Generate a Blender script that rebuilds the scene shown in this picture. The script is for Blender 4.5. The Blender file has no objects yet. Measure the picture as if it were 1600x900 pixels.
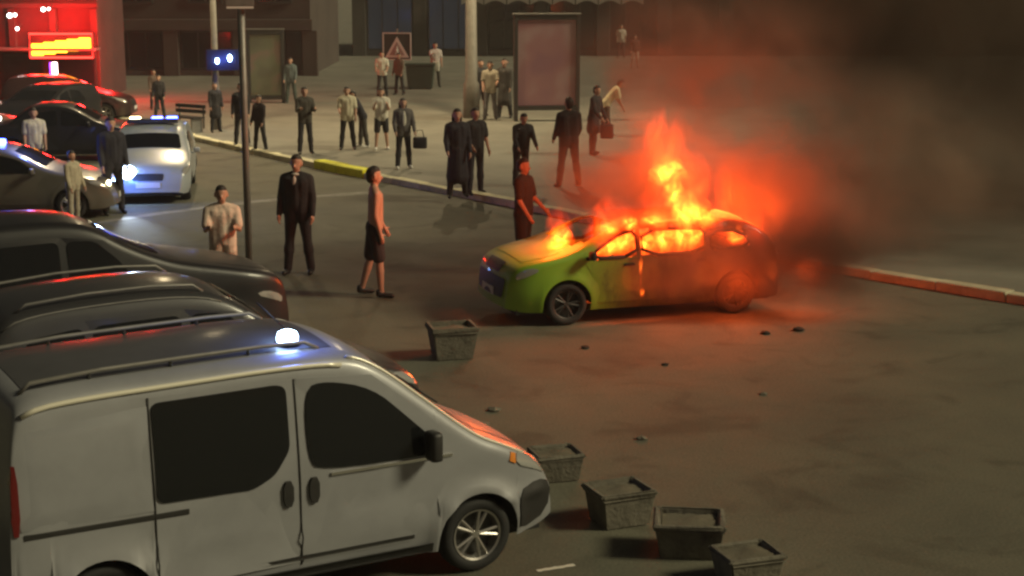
import bpy, bmesh, math, random
from mathutils import Vector, Matrix, Euler

random.seed(7)
R = math.radians
sc = bpy.context.scene
COL = sc.collection

# ------------------------------------------------------------------ camera
cam_d = bpy.data.cameras.new("camera")
cam = bpy.data.objects.new("camera", cam_d)
COL.objects.link(cam)
cam.location = (0.0, 0.0, 4.8)
cam.rotation_euler = (R(90 - 11.2), 0, 0)
cam_d.sensor_width = 36.0
cam_d.lens = 56.25
cam_d.clip_start = 0.1
cam_d.clip_end = 2000
sc.camera = cam
sc.cycles.filter_width = 2.6

# ------------------------------------------------------------------ night sky
world = bpy.data.worlds.new("World")
sc.world = world
world.use_nodes = True
wn = world.node_tree.nodes
wl = world.node_tree.links
bg = wn["Background"]
sky = wn.new("ShaderNodeTexSky")
sky.sky_type = 'NISHITA'
sky.sun_disc = False
sky.sun_elevation = R(35)
sky.sun_rotation = R(100)
tint = wn.new("ShaderNodeMix")
tint.data_type = 'RGBA'
tint.blend_type = 'MULTIPLY'
tint.inputs[0].default_value = 1.0
tint.inputs[7].default_value = (1.0, 0.66, 0.40, 1)      # sodium glow of the town on the night sky
wl.new(sky.outputs[0], tint.inputs[6])
wl.new(tint.outputs[2], bg.inputs[0])
bg.inputs[1].default_value = 0.010

# ------------------------------------------------------------------ town light (soft, warm, from the right)
sun_d = bpy.data.lights.new("sun", 'SUN')
sun_d.energy = 1.65
sun_d.angle = R(14)
sun_d.color = (1.0, 0.90, 0.58)
sun = bpy.data.objects.new("sun", sun_d)
COL.objects.link(sun)
SD = Vector((math.cos(R(35)) * math.sin(R(100)), math.cos(R(35)) * math.cos(R(100)), math.sin(R(35))))
sun.rotation_euler = SD.to_track_quat('Z', 'Y').to_euler()

# ------------------------------------------------------------------ exposure and render settings
sc.view_settings.view_transform = 'Standard'
sc.view_settings.look = 'None'
sc.view_settings.exposure = 0.6
sc.view_settings.gamma = 1.0
sc.cycles.use_denoising = True
sc.cycles.max_bounces = 6
sc.cycles.diffuse_bounces = 2
sc.cycles.glossy_bounces = 3
sc.cycles.transmission_bounces = 4
sc.cycles.transparent_max_bounces = 8
sc.cycles.volume_bounces = 1
sc.cycles.volume_step_rate = 1.2
sc.cycles.volume_max_steps = 64
sc.cycles.sample_clamp_indirect = 6.0

# ------------------------------------------------------------------ helpers
def tag(o, label=None, cat=None, group=None, kind=None):
    if label: o["label"] = label
    if cat: o["category"] = cat
    if group: o["group"] = group
    if kind: o["kind"] = kind
    return o

def empty(name, loc=(0, 0, 0), rz=0.0, label=None, cat=None, group=None):
    o = bpy.data.objects.new(name, None)
    COL.objects.link(o)
    o.location = loc
    o.rotation_euler = (0, 0, rz)
    o.empty_display_size = 0.2
    return tag(o, label, cat, group)

def link(name, me, material=None, parent=None, loc=None, smooth=False):
    o = bpy.data.objects.new(name, me)
    COL.objects.link(o)
    if material is not None and len(me.materials) == 0:
        me.materials.append(material)
    if parent is not None:
        o.parent = parent
    if loc is not None:
        o.location = loc
    if smooth:
        me.polygons.foreach_set("use_smooth", [True] * len(me.polygons))
    return o

def bm_mesh(bm, name="m", smooth=False):
    me = bpy.data.meshes.new(name)
    bm.normal_update()
    bm.to_mesh(me)
    bm.free()
    if smooth:
        me.polygons.foreach_set("use_smooth", [True] * len(me.polygons))
    return me

def box(bm, c, s, rz=0.0, bev=0.0, taper=None):
    m = Matrix.Translation(c) @ Matrix.Rotation(rz, 4, 'Z')
    vs = []
    for k in (-1, 1):
        for (i, j) in ((-1, -1), (1, -1), (1, 1), (-1, 1)):
            f = taper if (taper is not None and k < 0) else 1.0
            vs.append(bm.verts.new(m @ Vector((i * s[0] / 2 * f, j * s[1] / 2 * f, k * s[2] / 2))))
    fs = [(3, 2, 1, 0), (4, 5, 6, 7), (0, 1, 5, 4), (1, 2, 6, 5), (2, 3, 7, 6), (3, 0, 4, 7)]
    faces = [bm.faces.new([vs[i] for i in f]) for f in fs]
    if bev > 0:
        es = list({e for f in faces for e in f.edges})
        bmesh.ops.bevel(bm, geom=es, offset=bev, segments=2, affect='EDGES', profile=0.6)
    return vs

def tube(bm, pts, rad, seg=8, cap=True):
    pts = [Vector(p) for p in pts]
    if not hasattr(rad, '__len__'):
        rad = [rad] * len(pts)
    rings = []
    for i, p in enumerate(pts):
        d = (pts[min(i + 1, len(pts) - 1)] - pts[max(i - 1, 0)]).normalized()
        a = d.orthogonal().normalized() if abs(d.z) > .95 else d.cross(Vector((0, 0, 1))).normalized()
        b = d.cross(a).normalized()
        rings.append([bm.verts.new(p + (a * math.cos(t) + b * math.sin(t)) * rad[i])
                      for t in [2 * math.pi * k / seg for k in range(seg)]])
    for r0, r1 in zip(rings, rings[1:]):
        for k in range(seg):
            bm.faces.new((r0[k], r0[(k + 1) % seg], r1[(k + 1) % seg], r1[k]))
    if cap:
        bm.faces.new(rings[0][::-1])
        bm.faces.new(rings[-1])

def lathe(bm, prof, seg=32, axis='Z', off=(0, 0, 0)):
    """prof: list of (radius, height); revolved round the axis"""
    off = Vector(off)
    rings = []
    for r, h in prof:
        ring = []
        for k in range(seg):
            t = 2 * math.pi * k / seg
            if axis == 'Z':
                v = Vector((r * math.cos(t), r * math.sin(t), h))
            else:
                v = Vector((r * math.cos(t), h, r * math.sin(t)))
            ring.append(bm.verts.new(v + off))
        rings.append(ring)
    for r0, r1 in zip(rings, rings[1:]):
        for k in range(seg):
            bm.faces.new((r0[k], r0[(k + 1) % seg], r1[(k + 1) % seg], r1[k]))
    return rings

def chaikin(pts, n=2, closed=False):
    for _ in range(n):
        out = []
        m = len(pts)
        rng = range(m) if closed else range(m - 1)
        if not closed:
            out.append(pts[0])
        for i in rng:
            a, b = pts[i], pts[(i + 1) % m]
            out.append((a[0] * .75 + b[0] * .25, a[1] * .75 + b[1] * .25))
            out.append((a[0] * .25 + b[0] * .75, a[1] * .25 + b[1] * .75))
        if not closed:
            out.append(pts[-1])
        pts = out
    return pts

def round_poly(pts, r, n=4):
    """a closed outline with its corners rounded to about radius r"""
    out = []
    m = len(pts)
    for i in range(m):
        p0, p1, p2 = Vector(pts[i - 1]), Vector(pts[i]), Vector(pts[(i + 1) % m])
        a = min(r, (p0 - p1).length * .45); b = min(r, (p2 - p1).length * .45)
        s, e = p1 + (p0 - p1).normalized() * a, p1 + (p2 - p1).normalized() * b
        for k in range(n + 1):
            t = k / n
            q = s * (1 - t) ** 2 + p1 * 2 * t * (1 - t) + e * t * t
            out.append((q.x, q.y))
    return out

# ------------------------------------------------------------------ materials
def mat(name, col, rough=0.6, metal=0.0, coat=0.0, var=0.0, scale=6.0, bump=0.0, bscale=40.0, emit=None, estr=0.0, spec=None, low_tone=None):
    m = bpy.data.materials.new(name)
    m.use_nodes = True
    nt = m.node_tree
    b = nt.nodes["Principled BSDF"]
    b.inputs["Base Color"].default_value = (*col, 1)
    b.inputs["Roughness"].default_value = rough
    b.inputs["Metallic"].default_value = metal
    if coat:
        b.inputs["Coat Weight"].default_value = coat
        b.inputs["Coat Roughness"].default_value = 0.16
    if spec is not None:
        b.inputs["Specular IOR Level"].default_value = spec
    if emit:
        b.inputs["Emission Color"].default_value = (*emit, 1)
        b.inputs["Emission Strength"].default_value = estr
    if var > 0 or bump > 0:
        tc = nt.nodes.new("ShaderNodeTexCoord")
    if var > 0:
        n = nt.nodes.new("ShaderNodeTexNoise")
        n.inputs["Scale"].default_value = scale
        n.inputs["Detail"].default_value = 6
        n.inputs["Roughness"].default_value = 0.65
        nt.links.new(tc.outputs["Object"], n.inputs["Vector"])
        r = nt.nodes.new("ShaderNodeValToRGB")
        r.color_ramp.elements[0].position = 0.3
        r.color_ramp.elements[1].position = 0.72
        lo = tuple(c * (1 - var) for c in col) if low_tone is None else low_tone
        r.color_ramp.elements[0].color = (*lo, 1)
        r.color_ramp.elements[1].color = (*[min(1, c * (1 + var * .6)) for c in col], 1)
        nt.links.new(n.outputs["Fac"], r.inputs["Fac"])
        nt.links.new(r.outputs["Color"], b.inputs["Base Color"])
    if bump > 0:
        n2 = nt.nodes.new("ShaderNodeTexNoise")
        n2.inputs["Scale"].default_value = bscale
        n2.inputs["Detail"].default_value = 5
        nt.links.new(tc.outputs["Object"], n2.inputs["Vector"])
        bp = nt.nodes.new("ShaderNodeBump")
        bp.inputs["Strength"].default_value = bump
        bp.inputs["Distance"].default_value = 0.02
        nt.links.new(n2.outputs["Fac"], bp.inputs["Height"])
        nt.links.new(bp.outputs["Normal"], b.inputs["Normal"])
    return m

def emitter(name, col, s):
    m = bpy.data.materials.new(name)
    m.use_nodes = True
    nt = m.node_tree
    nt.nodes.clear()
    e = nt.nodes.new("ShaderNodeEmission")
    e.inputs[0].default_value = (*col, 1)
    e.inputs[1].default_value = s
    o = nt.nodes.new("ShaderNodeOutputMaterial")
    nt.links.new(e.outputs[0], o.inputs[0])
    return m

def asphalt_mat():
    """worn asphalt: broad dusty patches, oil stains, fine aggregate and a web of cracks"""
    m = mat('asphalt', (0.12, 0.115, 0.08), 0.8)
    nt = m.node_tree
    b = nt.nodes["Principled BSDF"]
    tc = nt.nodes.new("ShaderNodeTexCoord")
    def noise(scale, detail=5, rough=.6, dist=0.0):
        n = nt.nodes.new("ShaderNodeTexNoise")
        n.inputs["Scale"].default_value = scale; n.inputs["Detail"].default_value = detail
        n.inputs["Roughness"].default_value = rough; n.inputs["Distortion"].default_value = dist
        nt.links.new(tc.outputs["Object"], n.inputs["Vector"])
        return n
    def ramp(src, p0, c0, p1, c1):
        r = nt.nodes.new("ShaderNodeValToRGB")
        e = r.color_ramp.elements
        e[0].position = p0; e[0].color = (*c0, 1); e[1].position = p1; e[1].color = (*c1, 1)
        nt.links.new(src, r.inputs[0])
        return r.outputs[0]
    def mul(a, c):
        x = nt.nodes.new("ShaderNodeMix"); x.data_type = 'RGBA'; x.blend_type = 'MULTIPLY'; x.inputs[0].default_value = 1
        nt.links.new(a, x.inputs[6]); nt.links.new(c, x.inputs[7])
        return x.outputs[2]
    c = ramp(noise(.45, 6, .6, .4).outputs[0], .32, (.102, .100, .072), .70, (.150, .143, .100))
    c = mul(c, ramp(noise(.9, 4, .5, 1.2).outputs[0], .30, (.68, .67, .65), .46, (1, 1, 1)))
    c = mul(c, ramp(noise(38, 3, .7).outputs[0], .30, (.62, .62, .62), .70, (1.25, 1.25, 1.25)))
    vo = nt.nodes.new("ShaderNodeTexVoronoi"); vo.feature = 'DISTANCE_TO_EDGE'; vo.inputs["Scale"].default_value = .42
    ds = noise(1.3, 4, .6)
    ad = nt.nodes.new("ShaderNodeMix"); ad.data_type = 'RGBA'; ad.inputs[0].default_value = .35
    nt.links.new(tc.outputs["Object"], ad.inputs[6]); nt.links.new(ds.outputs["Color"], ad.inputs[7])
    nt.links.new(ad.outputs[2], vo.inputs["Vector"])
    c = mul(c, ramp(vo.outputs["Distance"], .002, (.93, .93, .92), .010, (1, 1, 1)))
    nt.links.new(c, b.inputs["Base Color"])
    rr = nt.nodes.new("ShaderNodeMapRange"); rr.inputs[3].default_value = .62; rr.inputs[4].default_value = .92
    nt.links.new(noise(1.1, 5).outputs[0], rr.inputs[0]); nt.links.new(rr.outputs[0], b.inputs["Roughness"])
    bp = nt.nodes.new("ShaderNodeBump"); bp.inputs["Strength"].default_value = .45; bp.inputs["Distance"].default_value = .012
    nt.links.new(noise(70, 3, .7).outputs[0], bp.inputs["Height"]); nt.links.new(bp.outputs[0], b.inputs["Normal"])
    return m
M = {}
M['asphalt'] = asphalt_mat()
M['paving'] = mat('paving', (0.205, 0.195, 0.158), 0.75, var=0.28, scale=0.5, bump=0.25, bscale=25)
M['kerb'] = mat('kerb_stone', (0.50, 0.46, 0.32), 0.8, var=0.3, scale=4, bump=0.3)
M['kerb_lit'] = mat('kerb_lit_stone', (0.74, 0.68, 0.46), 0.85, var=0.35, scale=3, bump=0.3)  # paler kerb stone: light on the kerb face put into the colour
M['yellow_heap'] = mat('kerb_yellow_heap', (0.80, 0.78, 0.02), 0.6, var=0.25, scale=7, bump=0.2)
M['concrete'] = mat('concrete', (0.16, 0.145, 0.11), 0.9, var=0.4, scale=7, bump=0.5, bscale=30)
M['soil'] = mat('soil', (0.15, 0.13, 0.09), 0.95, var=0.35, scale=6, bump=0.3, bscale=30)
M['rubber'] = mat('rubber', (0.016, 0.016, 0.016), 0.75)
M['black_plastic'] = mat('black_plastic', (0.022, 0.021, 0.02), 0.55, var=0.2, scale=9)
M['glass_dark'] = mat('tinted_glass', (0.008, 0.009, 0.010), 0.06, spec=0.5)
M['alloy'] = mat('alloy', (0.55, 0.53, 0.50), 0.28, metal=0.85)
M['chrome'] = mat('chrome', (0.75, 0.74, 0.7), 0.14, metal=1.0)
M['lamp_glass'] = mat('lamp_glass', (0.5, 0.5, 0.48), 0.08, metal=0.5, coat=1.0)
M['red_lens'] = mat('red_lens', (0.14, 0.008, 0.008), 0.15, coat=1.0)
M['amber_lens'] = mat('amber_lens', (0.7, 0.22, 0.02), 0.15, coat=1.0)
M['silver_paint'] = mat('silver_paint', (0.305, 0.31, 0.325), 0.46, metal=0.2, coat=0.4, var=0.16, scale=1.3, bump=0.03, bscale=3)
M['grey_paint'] = mat('grey_paint', (0.045, 0.044, 0.046), 0.42, metal=0.3, coat=0.4, var=0.12, scale=2.0)
M['black_paint'] = mat('black_paint', (0.012, 0.012, 0.014), 0.42, metal=0.0, coat=0.25, var=0.15, scale=2.0)
M['white_paint'] = mat('white_paint', (0.33, 0.37, 0.40), 0.35, coat=0.8, var=0.08, scale=2.0)
M['beige_paint'] = mat('beige_paint', (0.15, 0.135, 0.11), 0.35, metal=0.2, coat=0.8, var=0.1, scale=2.0)
M['red_paint'] = mat('dark_red_paint', (0.045, 0.02, 0.02), 0.35, coat=0.8, var=0.1, scale=2.0)
M['plate'] = mat('number_plate', (0.7, 0.7, 0.68), 0.4)
M['skin'] = mat('skin', (0.46, 0.26, 0.18), 0.55, var=0.08, scale=5)
M['hair'] = mat('hair', (0.018, 0.013, 0.010), 0.6, var=0.3, scale=30, bump=.4, bscale=80)
M['hair_light'] = mat('hair_fair', (0.22, 0.14, 0.07), 0.6, var=0.3, scale=30, bump=.4, bscale=80)
M['shoe_dark'] = mat('shoe_dark', (0.015, 0.014, 0.014), 0.5)
M['shoe_white'] = mat('shoe_white', (0.65, 0.63, 0.58), 0.5)
CLOTH = {}
def cloth(col):
    k = tuple(col)
    if k not in CLOTH:
        CLOTH[k] = mat('cloth', col, 0.9, var=0.22, scale=9, bump=0.5, bscale=22)
    return CLOTH[k]
M['pole'] = mat('pole_paint', (0.17, 0.155, 0.13), 0.6, var=0.25, scale=5)
M['dark_metal'] = mat('dark_metal', (0.035, 0.034, 0.032), 0.5, var=0.2, scale=6)
M['grey_metal'] = mat('grey_metal', (0.23, 0.22, 0.20), 0.5, metal=0.3, var=0.2, scale=5)
M['facade_brown'] = mat('facade_brown', (0.075, 0.058, 0.05), 0.85, var=0.25, scale=0.6, bump=0.2, bscale=6)
M['facade_grey'] = mat('facade_grey', (0.07, 0.066, 0.06), 0.85, var=0.25, scale=0.5, bump=0.2, bscale=6)
M['facade_dark'] = mat('facade_dark', (0.03, 0.028, 0.027), 0.8, var=0.3, scale=0.8)
M['shop_glass'] = mat('shop_glass', (0.012, 0.014, 0.018), 0.1, spec=0.5)
M['shop_blue'] = mat('shop_blue_glass', (0.02, 0.03, 0.05), 0.1, emit=(0.22, 0.33, 0.46), estr=0.022)
M['awning'] = mat('awning_cloth', (0.34, 0.32, 0.27), 0.85, var=0.15, scale=2)
M['white_sign'] = mat('white_sign', (0.78, 0.76, 0.72), 0.5)
M['red_sign'] = mat('red_sign', (0.42, 0.10, 0.09), 0.5)
M['road_paint'] = mat('road_paint', (0.72, 0.69, 0.60), 0.6, var=0.3, scale=8)
M['bin_green'] = mat('bin_green', (0.03, 0.05, 0.035), 0.6, var=.2)
M['charred'] = mat('charred', (0.02, 0.016, 0.013), 0.85, var=0.5, scale=8)
# ------------------------------------------------------------------ the ground, the pavement, the kerb
def sheet(name, pts, z, material, kind='structure', parent=None):
    bm = bmesh.new()
    bm.faces.new([bm.verts.new((p[0], p[1], z)) for p in pts])
    o = link(name, bm_mesh(bm, name), material, parent)
    if parent is None:
        tag(o, kind=kind)
    return o

sheet('road', [(-400, -60), (400, -60), (400, 600), (-400, 600)], 0.0, M['asphalt'])

KP = [(-17.4, 60.0), (-13.4, 53.3), (-9.9, 47.4), (-6.85, 42.6), (-4.4, 38.9), (-1.4, 34.9), (0.0, 33.0), (2.6, 29.2), (5.2, 25.6), (7.55, 23.0), (10.6, 19.9), (15.0, 15.8), (24.0, 8.0)]
KP = chaikin(KP, 2)
def arc_points(pts, step):
    out = [Vector((*pts[0], 0))]
    carry = 0.0
    for a, b in zip(pts, pts[1:]):
        a = Vector((*a, 0)); b = Vector((*b, 0))
        d = (b - a).length
        t = step - carry
        while t <= d:
            out.append(a + (b - a) * (t / d))
            t += step
        carry = (carry + d) % step
    return out
KS = arc_points(KP, 1.2)
plaza = sheet('pavement', [(p.x, p.y) for p in KS] + [(24.2, 8.2), (300, 60), (300, 500), (-300, 500), (-300, 330)], 0.105, M['paving'])
kerb = bpy.data.objects.new('kerb', None)
COL.objects.link(kerb)
tag(kerb, kind='structure')
stone_meshes = []
for v in range(4):
    bm = bmesh.new()
    box(bm, (0, .04, 0.0), (1.185, 0.26, 0.30), bev=0.014)
    for vv in bm.verts:
        vv.co += Vector((random.uniform(-.008, .008), random.uniform(-.008, .008), random.uniform(-.006, .006)))
    me = bm_mesh(bm, 'kerb_stone'); me.materials.append(M['kerb'])
    stone_meshes.append(me)
lit_meshes = []
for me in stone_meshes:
    w_ = me.copy(); w_.materials.clear(); w_.materials.append(M['kerb_lit']); lit_meshes.append(w_)
yel = stone_meshes[0].copy(); yel.materials.clear(); yel.materials.append(M['yellow_heap'])
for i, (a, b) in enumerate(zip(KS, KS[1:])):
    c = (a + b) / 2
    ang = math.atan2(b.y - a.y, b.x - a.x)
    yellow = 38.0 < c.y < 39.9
    o = link('kerb_stone', yel if yellow else (lit_meshes if c.y > 30 else stone_meshes)[i % 4], None, kerb)
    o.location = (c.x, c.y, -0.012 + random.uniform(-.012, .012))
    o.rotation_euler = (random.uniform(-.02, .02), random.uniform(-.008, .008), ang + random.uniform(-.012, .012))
    if yellow:
        o.scale = (1, 1.3, 1.5)  # stones stretched to stand in for a low yellow heap
        o["label"] = "raised bright yellow kerb stone standing in for a yellow heap"

# ------------------------------------------------------------------ vehicles
def rings_panel(bm, poly, fY, off, side, rings=6, rim=0.012, norms=None):
    """a rounded outline in (x, z) laid on the side surface y = side*fY(x, z), proud by off"""
    n = len(poly)
    cx = sum(p[0] for p in poly) / n
    cz = sum(p[1] for p in poly) / n
    prev = None
    outer = None
    for k in range(rings):
        s = 1.0 - k / rings
        ring = []
        for (x, z) in poly:
            X = cx + (x - cx) * s
            Z = cz + (z - cz) * s
            ring.append(bm.verts.new((X, side * (fY(X, Z) + off), Z)))
        if prev:
            for i in range(n):
                q = (prev[i], prev[(i + 1) % n], ring[(i + 1) % n], ring[i])
                bm.faces.new(q if side < 0 else q[::-1])
        else:
            outer = ring
        prev = ring
    c = bm.verts.new((cx, side * (fY(cx, cz) + off), cz))
    for i in range(n):
        q = (prev[i], prev[(i + 1) % n], c)
        bm.faces.new(q if side < 0 else q[::-1])
    low = [bm.verts.new((x, side * (fY(x, z) + off - rim), z)) for (x, z) in poly]
    for i in range(n):
        q = (low[i], low[(i + 1) % n], outer[(i + 1) % n], outer[i])
        bm.faces.new(q if side < 0 else q[::-1])

def wheel_mesh(Rw, width, spokes):
    bm = bmesh.new()
    w = width / 2
    lathe(bm, [(Rw * .66, -w * .8), (Rw * .74, -w), (Rw * .92, -w), (Rw * .985, -w * .72), (Rw, -w * .3), (Rw, w * .3),
               (Rw * .985, w * .72), (Rw * .92, w), (Rw * .74, w), (Rw * .66, w * .8)], 36, 'Y')
    ty = bm_mesh(bm, 'tyre', True)
    bm = bmesh.new()
    lathe(bm, [(Rw * .66, -w * .82), (Rw * .68, -w * .95), (Rw * .63, -w * .88), (Rw * .60, -w * .3), (Rw * .60, w * .8)], 36, 'Y')
    lathe(bm, [(0.001, -w * .72), (Rw * .10, -w * .72), (Rw * .13, -w * .60), (Rw * .13, -w * .2)], 16, 'Y')
    for k in range(spokes):
        a = 2 * math.pi * k / spokes
        for da in (-.17, .17):
            p0 = Vector((math.cos(a + da * .4) * Rw * .10, -w * .60, math.sin(a + da * .4) * Rw * .10))
            p1 = Vector((math.cos(a + da) * Rw * .63, -w * .72, math.sin(a + da) * Rw * .63))
            tube(bm, [p0, p1], [Rw * .05, Rw * .045], 6)
    ri = bm_mesh(bm, 'rim', False)
    bm = bmesh.new()
    lathe(bm, [(0.001, -w * .1), (Rw * .6, -w * .1)], 24, 'Y')
    hu = bm_mesh(bm, 'brake_disc')
    return ty, ri, hu

class Vehicle:
    def __init__(s, name, label, cat, loc, yaw, L, W, prof, paint, sill=0.24, wheels=(0.8, 3.7), Rw=0.31, belt=0.95, tum=0.20,
                 rr=0.10, kf=0.22, cf=0.9, kr=0.10, cr=0.5, crown=0.05, flare=0.018, band=None, group=None, spokes=5, rimmat='alloy'):
        s.L, s.W, s.sill, s.wheels, s.Rw, s.belt, s.tum, s.rr = L, W, sill, wheels, Rw, belt, tum, rr
        s.kf, s.cf, s.kr, s.cr, s.crown, s.flare, s.band = kf, cf, kr, cr, crown, flare, band
        s.paint = paint
        s.prof = chaikin(prof, 3)
        s.root = empty(name, loc, yaw, label, cat, group)
        s.Ra = Rw * 1.17
        s.build_body()
        s.build_wheels(spokes, M[rimmat])

    def T(s, x):
        p = s.prof
        if x <= p[0][0]: return p[0][1]
        for a, b in zip(p, p[1:]):
            if x <= b[0]:
                t = (x - a[0]) / max(1e-6, b[0] - a[0])
                return a[1] + (b[1] - a[1]) * t
        return p[-1][1]

    def B(s, x):
        b = s.sill
        if x > s.L - .35: b += .06 * ((x - (s.L - .35)) / .35) ** 2
        for wx in s.wheels:
            d = abs(x - wx)
            if d < s.Ra:
                b = max(b, s.Rw + math.sqrt(max(0, s.Ra ** 2 - d * d)))
        return min(b, s.T(x) - 0.02)

    def Y(s, x, z):
        h = s.W / 2
        fx = (x - (s.L - s.cf)) / s.cf
        if fx > 0: h *= 1 - s.kf * fx ** 2.6
        rx = (s.cr - x) / s.cr
        if rx > 0: h *= 1 - s.kr * rx ** 2.6
        if z < .5: h -= .06 * ((.5 - z) / .3) ** 2
        if z > s.belt: h -= s.tum * (z - s.belt) ** 1.25
        for wx in s.wheels:
            d = math.hypot(x - wx, z - s.Rw)
            h += s.flare * math.exp(-((d - s.Ra - .02) / .075) ** 2)
        if s.band: h += s.band[1] * math.exp(-((z - s.band[0]) / s.band[2]) ** 2)
        T = s.T(x)
        r = min(s.rr, max(.02, .45 * (T - s.sill)))
        d = T - z
        if d < r:
            q = r - max(d, 0)
            h -= r - math.sqrt(max(0, r * r - q * q))
        return h

    def xs(s):
        X = [p[0] for p in s.prof]
        X += [s.L * k / 60 for k in range(61)]
        for wx in s.wheels:
            X += [wx + s.Ra * math.cos(math.pi * k / 18) for k in range(19)] + [wx - s.Ra - .0015, wx + s.Ra + .0015]
        X = sorted(min(max(x, s.prof[0][0]), s.prof[-1][0]) for x in X)
        out = [X[0]]
        for x in X[1:]:
            if x - out[-1] > .0012: out.append(x)
        return out

    def top_point(s, x, u, off=0.0):
        e = .01
        z = s.T(x)
        dx, dz = 2 * e, s.T(x + e) - s.T(x - e)
        l = math.hypot(dx, dz)
        nx, nz = -dz / l, dx / l
        hw = s.Y(x, z)
        b = s.crown * (1 - u * u)
        return Vector((x + nx * (b + off), hw * u, z + nz * (b + off)))

    def build_body(s):
        bm = bmesh.new()
        X = s.xs()
        tv = [0, .06, .14, .24, .34, .44, .54, .64, .73, .80, .86, .91, .95, .98, 1.0]
        us = [-1 + 2 * k / 16 for k in range(17)]
        for side in (-1, 1):
            prev = None
            for x in X:
                b, t = s.B(x), s.T(x)
                col = [bm.verts.new((x, side * s.Y(x, b + (t - b) * k), b + (t - b) * k)) for k in tv]
                if prev:
                    for i in range(len(tv) - 1):
                        q = (prev[i], col[i], col[i + 1], prev[i + 1])
                        bm.faces.new(q if side < 0 else q[::-1])
                prev = col
        prev = None
        for x in X:
            row = [bm.verts.new(s.top_point(x, u)) for u in us]
            if prev:
                for i in range(len(us) - 1):
                    bm.faces.new((prev[i], row[i], row[i + 1], prev[i + 1]))
            prev = row
        bmesh.ops.remove_doubles(bm, verts=bm.verts[:], dist=.0008)
        s.body = link('body', bm_mesh(bm, 'body', True), s.paint, s.root)
        bm = bmesh.new()
        box(bm, (s.L / 2, 0, s.sill + .02), (s.L * .93, s.W * .82, .10))
        for wx in s.wheels:
            for side in (-1, 1):
                n = 14
                pr = None
                for k in range(n + 1):
                    a = math.pi * k / n
                    px, pz = wx + (s.Ra + .004) * math.cos(a), s.Rw + (s.Ra + .004) * math.sin(a)
                    y1 = side * (s.Y(px, pz) - .012)
                    y0 = side * (s.W / 2 - .36)
                    c = (bm.verts.new((px, y0, pz)), bm.verts.new((px, y1, pz)), bm.verts.new((wx, y0, s.Rw)))
                    if pr:
                        bm.faces.new((pr[0], c[0], c[1], pr[1]))
                        bm.faces.new((pr[0], c[0], c[2]))
                    pr = c
        link('underbody', bm_mesh(bm, 'underbody'), M['rubber'], s.root)

    def build_wheels(s, spokes, rim):
        ty, ri, hu = wheel_mesh(s.Rw, .21, spokes)
        ty.materials.append(M['rubber']); ri.materials.append(rim); hu.materials.append(M['dark_metal'])
        for wx in s.wheels:
            for side in (-1, 1):
                w = link('wheel', ty, None, s.root)
                w.location = (wx, side * (s.W / 2 - .125), s.Rw)
                if side > 0: w.rotation_euler = (0, 0, math.pi)
                link('rim', ri, None, w)
                link('brake_disc', hu, None, w)

    def panel(s, name, poly, material, off=.006, sides=(-1, 1), rnd=2, parent=None, rings=6, rim=.012, shared_name=True):
        res = []
        for sd in sides:
            bm = bmesh.new()
            rings_panel(bm, round_poly(poly, rnd) if isinstance(rnd, float) else (chaikin(poly, rnd, True) if rnd else poly), s.Y, off, sd, rings, rim)
            o = link(name, bm_mesh(bm, name, False), material, parent if parent is not None else s.root)
            me = o.data
            me.polygons.foreach_set("use_smooth", [True] * len(me.polygons))
            try:
                me.set_sharp_from_angle(angle=R(35))
            except Exception:
                pass
            res.append(o)
        return res

    def top_patch(s, name, x0, x1, u0, u1, material, off=.006, n=14, m=12, inset=None, parent=None):
        bm = bmesh.new()
        prev = None
        first = None
        rows = []
        for i in range(n + 1):
            f = i / n
            x = x0 + (x1 - x0) * f
            k = 1.0
            if inset: k = 1 - inset * f                      # narrows towards x1
            e = min(f, 1 - f) * n
            k *= 1 - .05 * max(0, 1 - e / 1.2)
            rows.append([bm.verts.new(s.top_point(x, (u0 + (u1 - u0) * j / m) * k, off)) for j in range(m + 1)])
        for a, b in zip(rows, rows[1:]):
            for j in range(m):
                bm.faces.new((a[j], b[j], b[j + 1], a[j + 1]))
        return link(name, bm_mesh(bm, name, True), material, parent if parent is not None else s.root)

    def bars(s, name, pts, rad, material, parent=None):
        bm = bmesh.new()
        tube(bm, pts, rad, 8)
        return link(name, bm_mesh(bm, name, True), material, parent if parent is not None else s.root)

    def mirror(s, x, z, material, sides=(-1, 1), size=(.11, .17, .21)):
        for sd in sides:
            bm = bmesh.new()
            y = s.Y(x, z)
            box(bm, (x - .02, sd * (y + .13), z), size, bev=.035)
            box(bm, (x, sd * (y + .02), z - .05), (.06, .10, .05), bev=.01)
            link('mirror', bm_mesh(bm, 'mirror', True), material, s.root)

    def blob(s, name, c, size, material, bev=.03, rz=0, parent=None):
        bm = bmesh.new()
        box(bm, (0, 0, 0), size, bev=min(bev, min(size) * .45))
        o = link(name, bm_mesh(bm, name, True), material, parent if parent is not None else s.root)
        o.location = c
        o.rotation_euler = (0, 0, rz)
        return o

YAW = R(29.5)
AX = Vector((math.cos(YAW), math.sin(YAW), 0))
AN = Vector((-math.sin(YAW), math.cos(YAW), 0))
AO = Vector((-3.93, 11.28, 0))
def lot(x, y): return AO + AX * x + AN * y

M['roof_sky_tone'] = mat('roof_sky_tone', (.085, .085, .09), .55, metal=.2, coat=.1, var=.2, scale=2)  # night sky mirrored in the silver roof, put into a darker colour
M['trim_lit'] = mat('lit_trim', (.80, .76, .62), .30, metal=.2, coat=.6)  # highlight along the roof and pillar edges put into a pale colour
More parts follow.
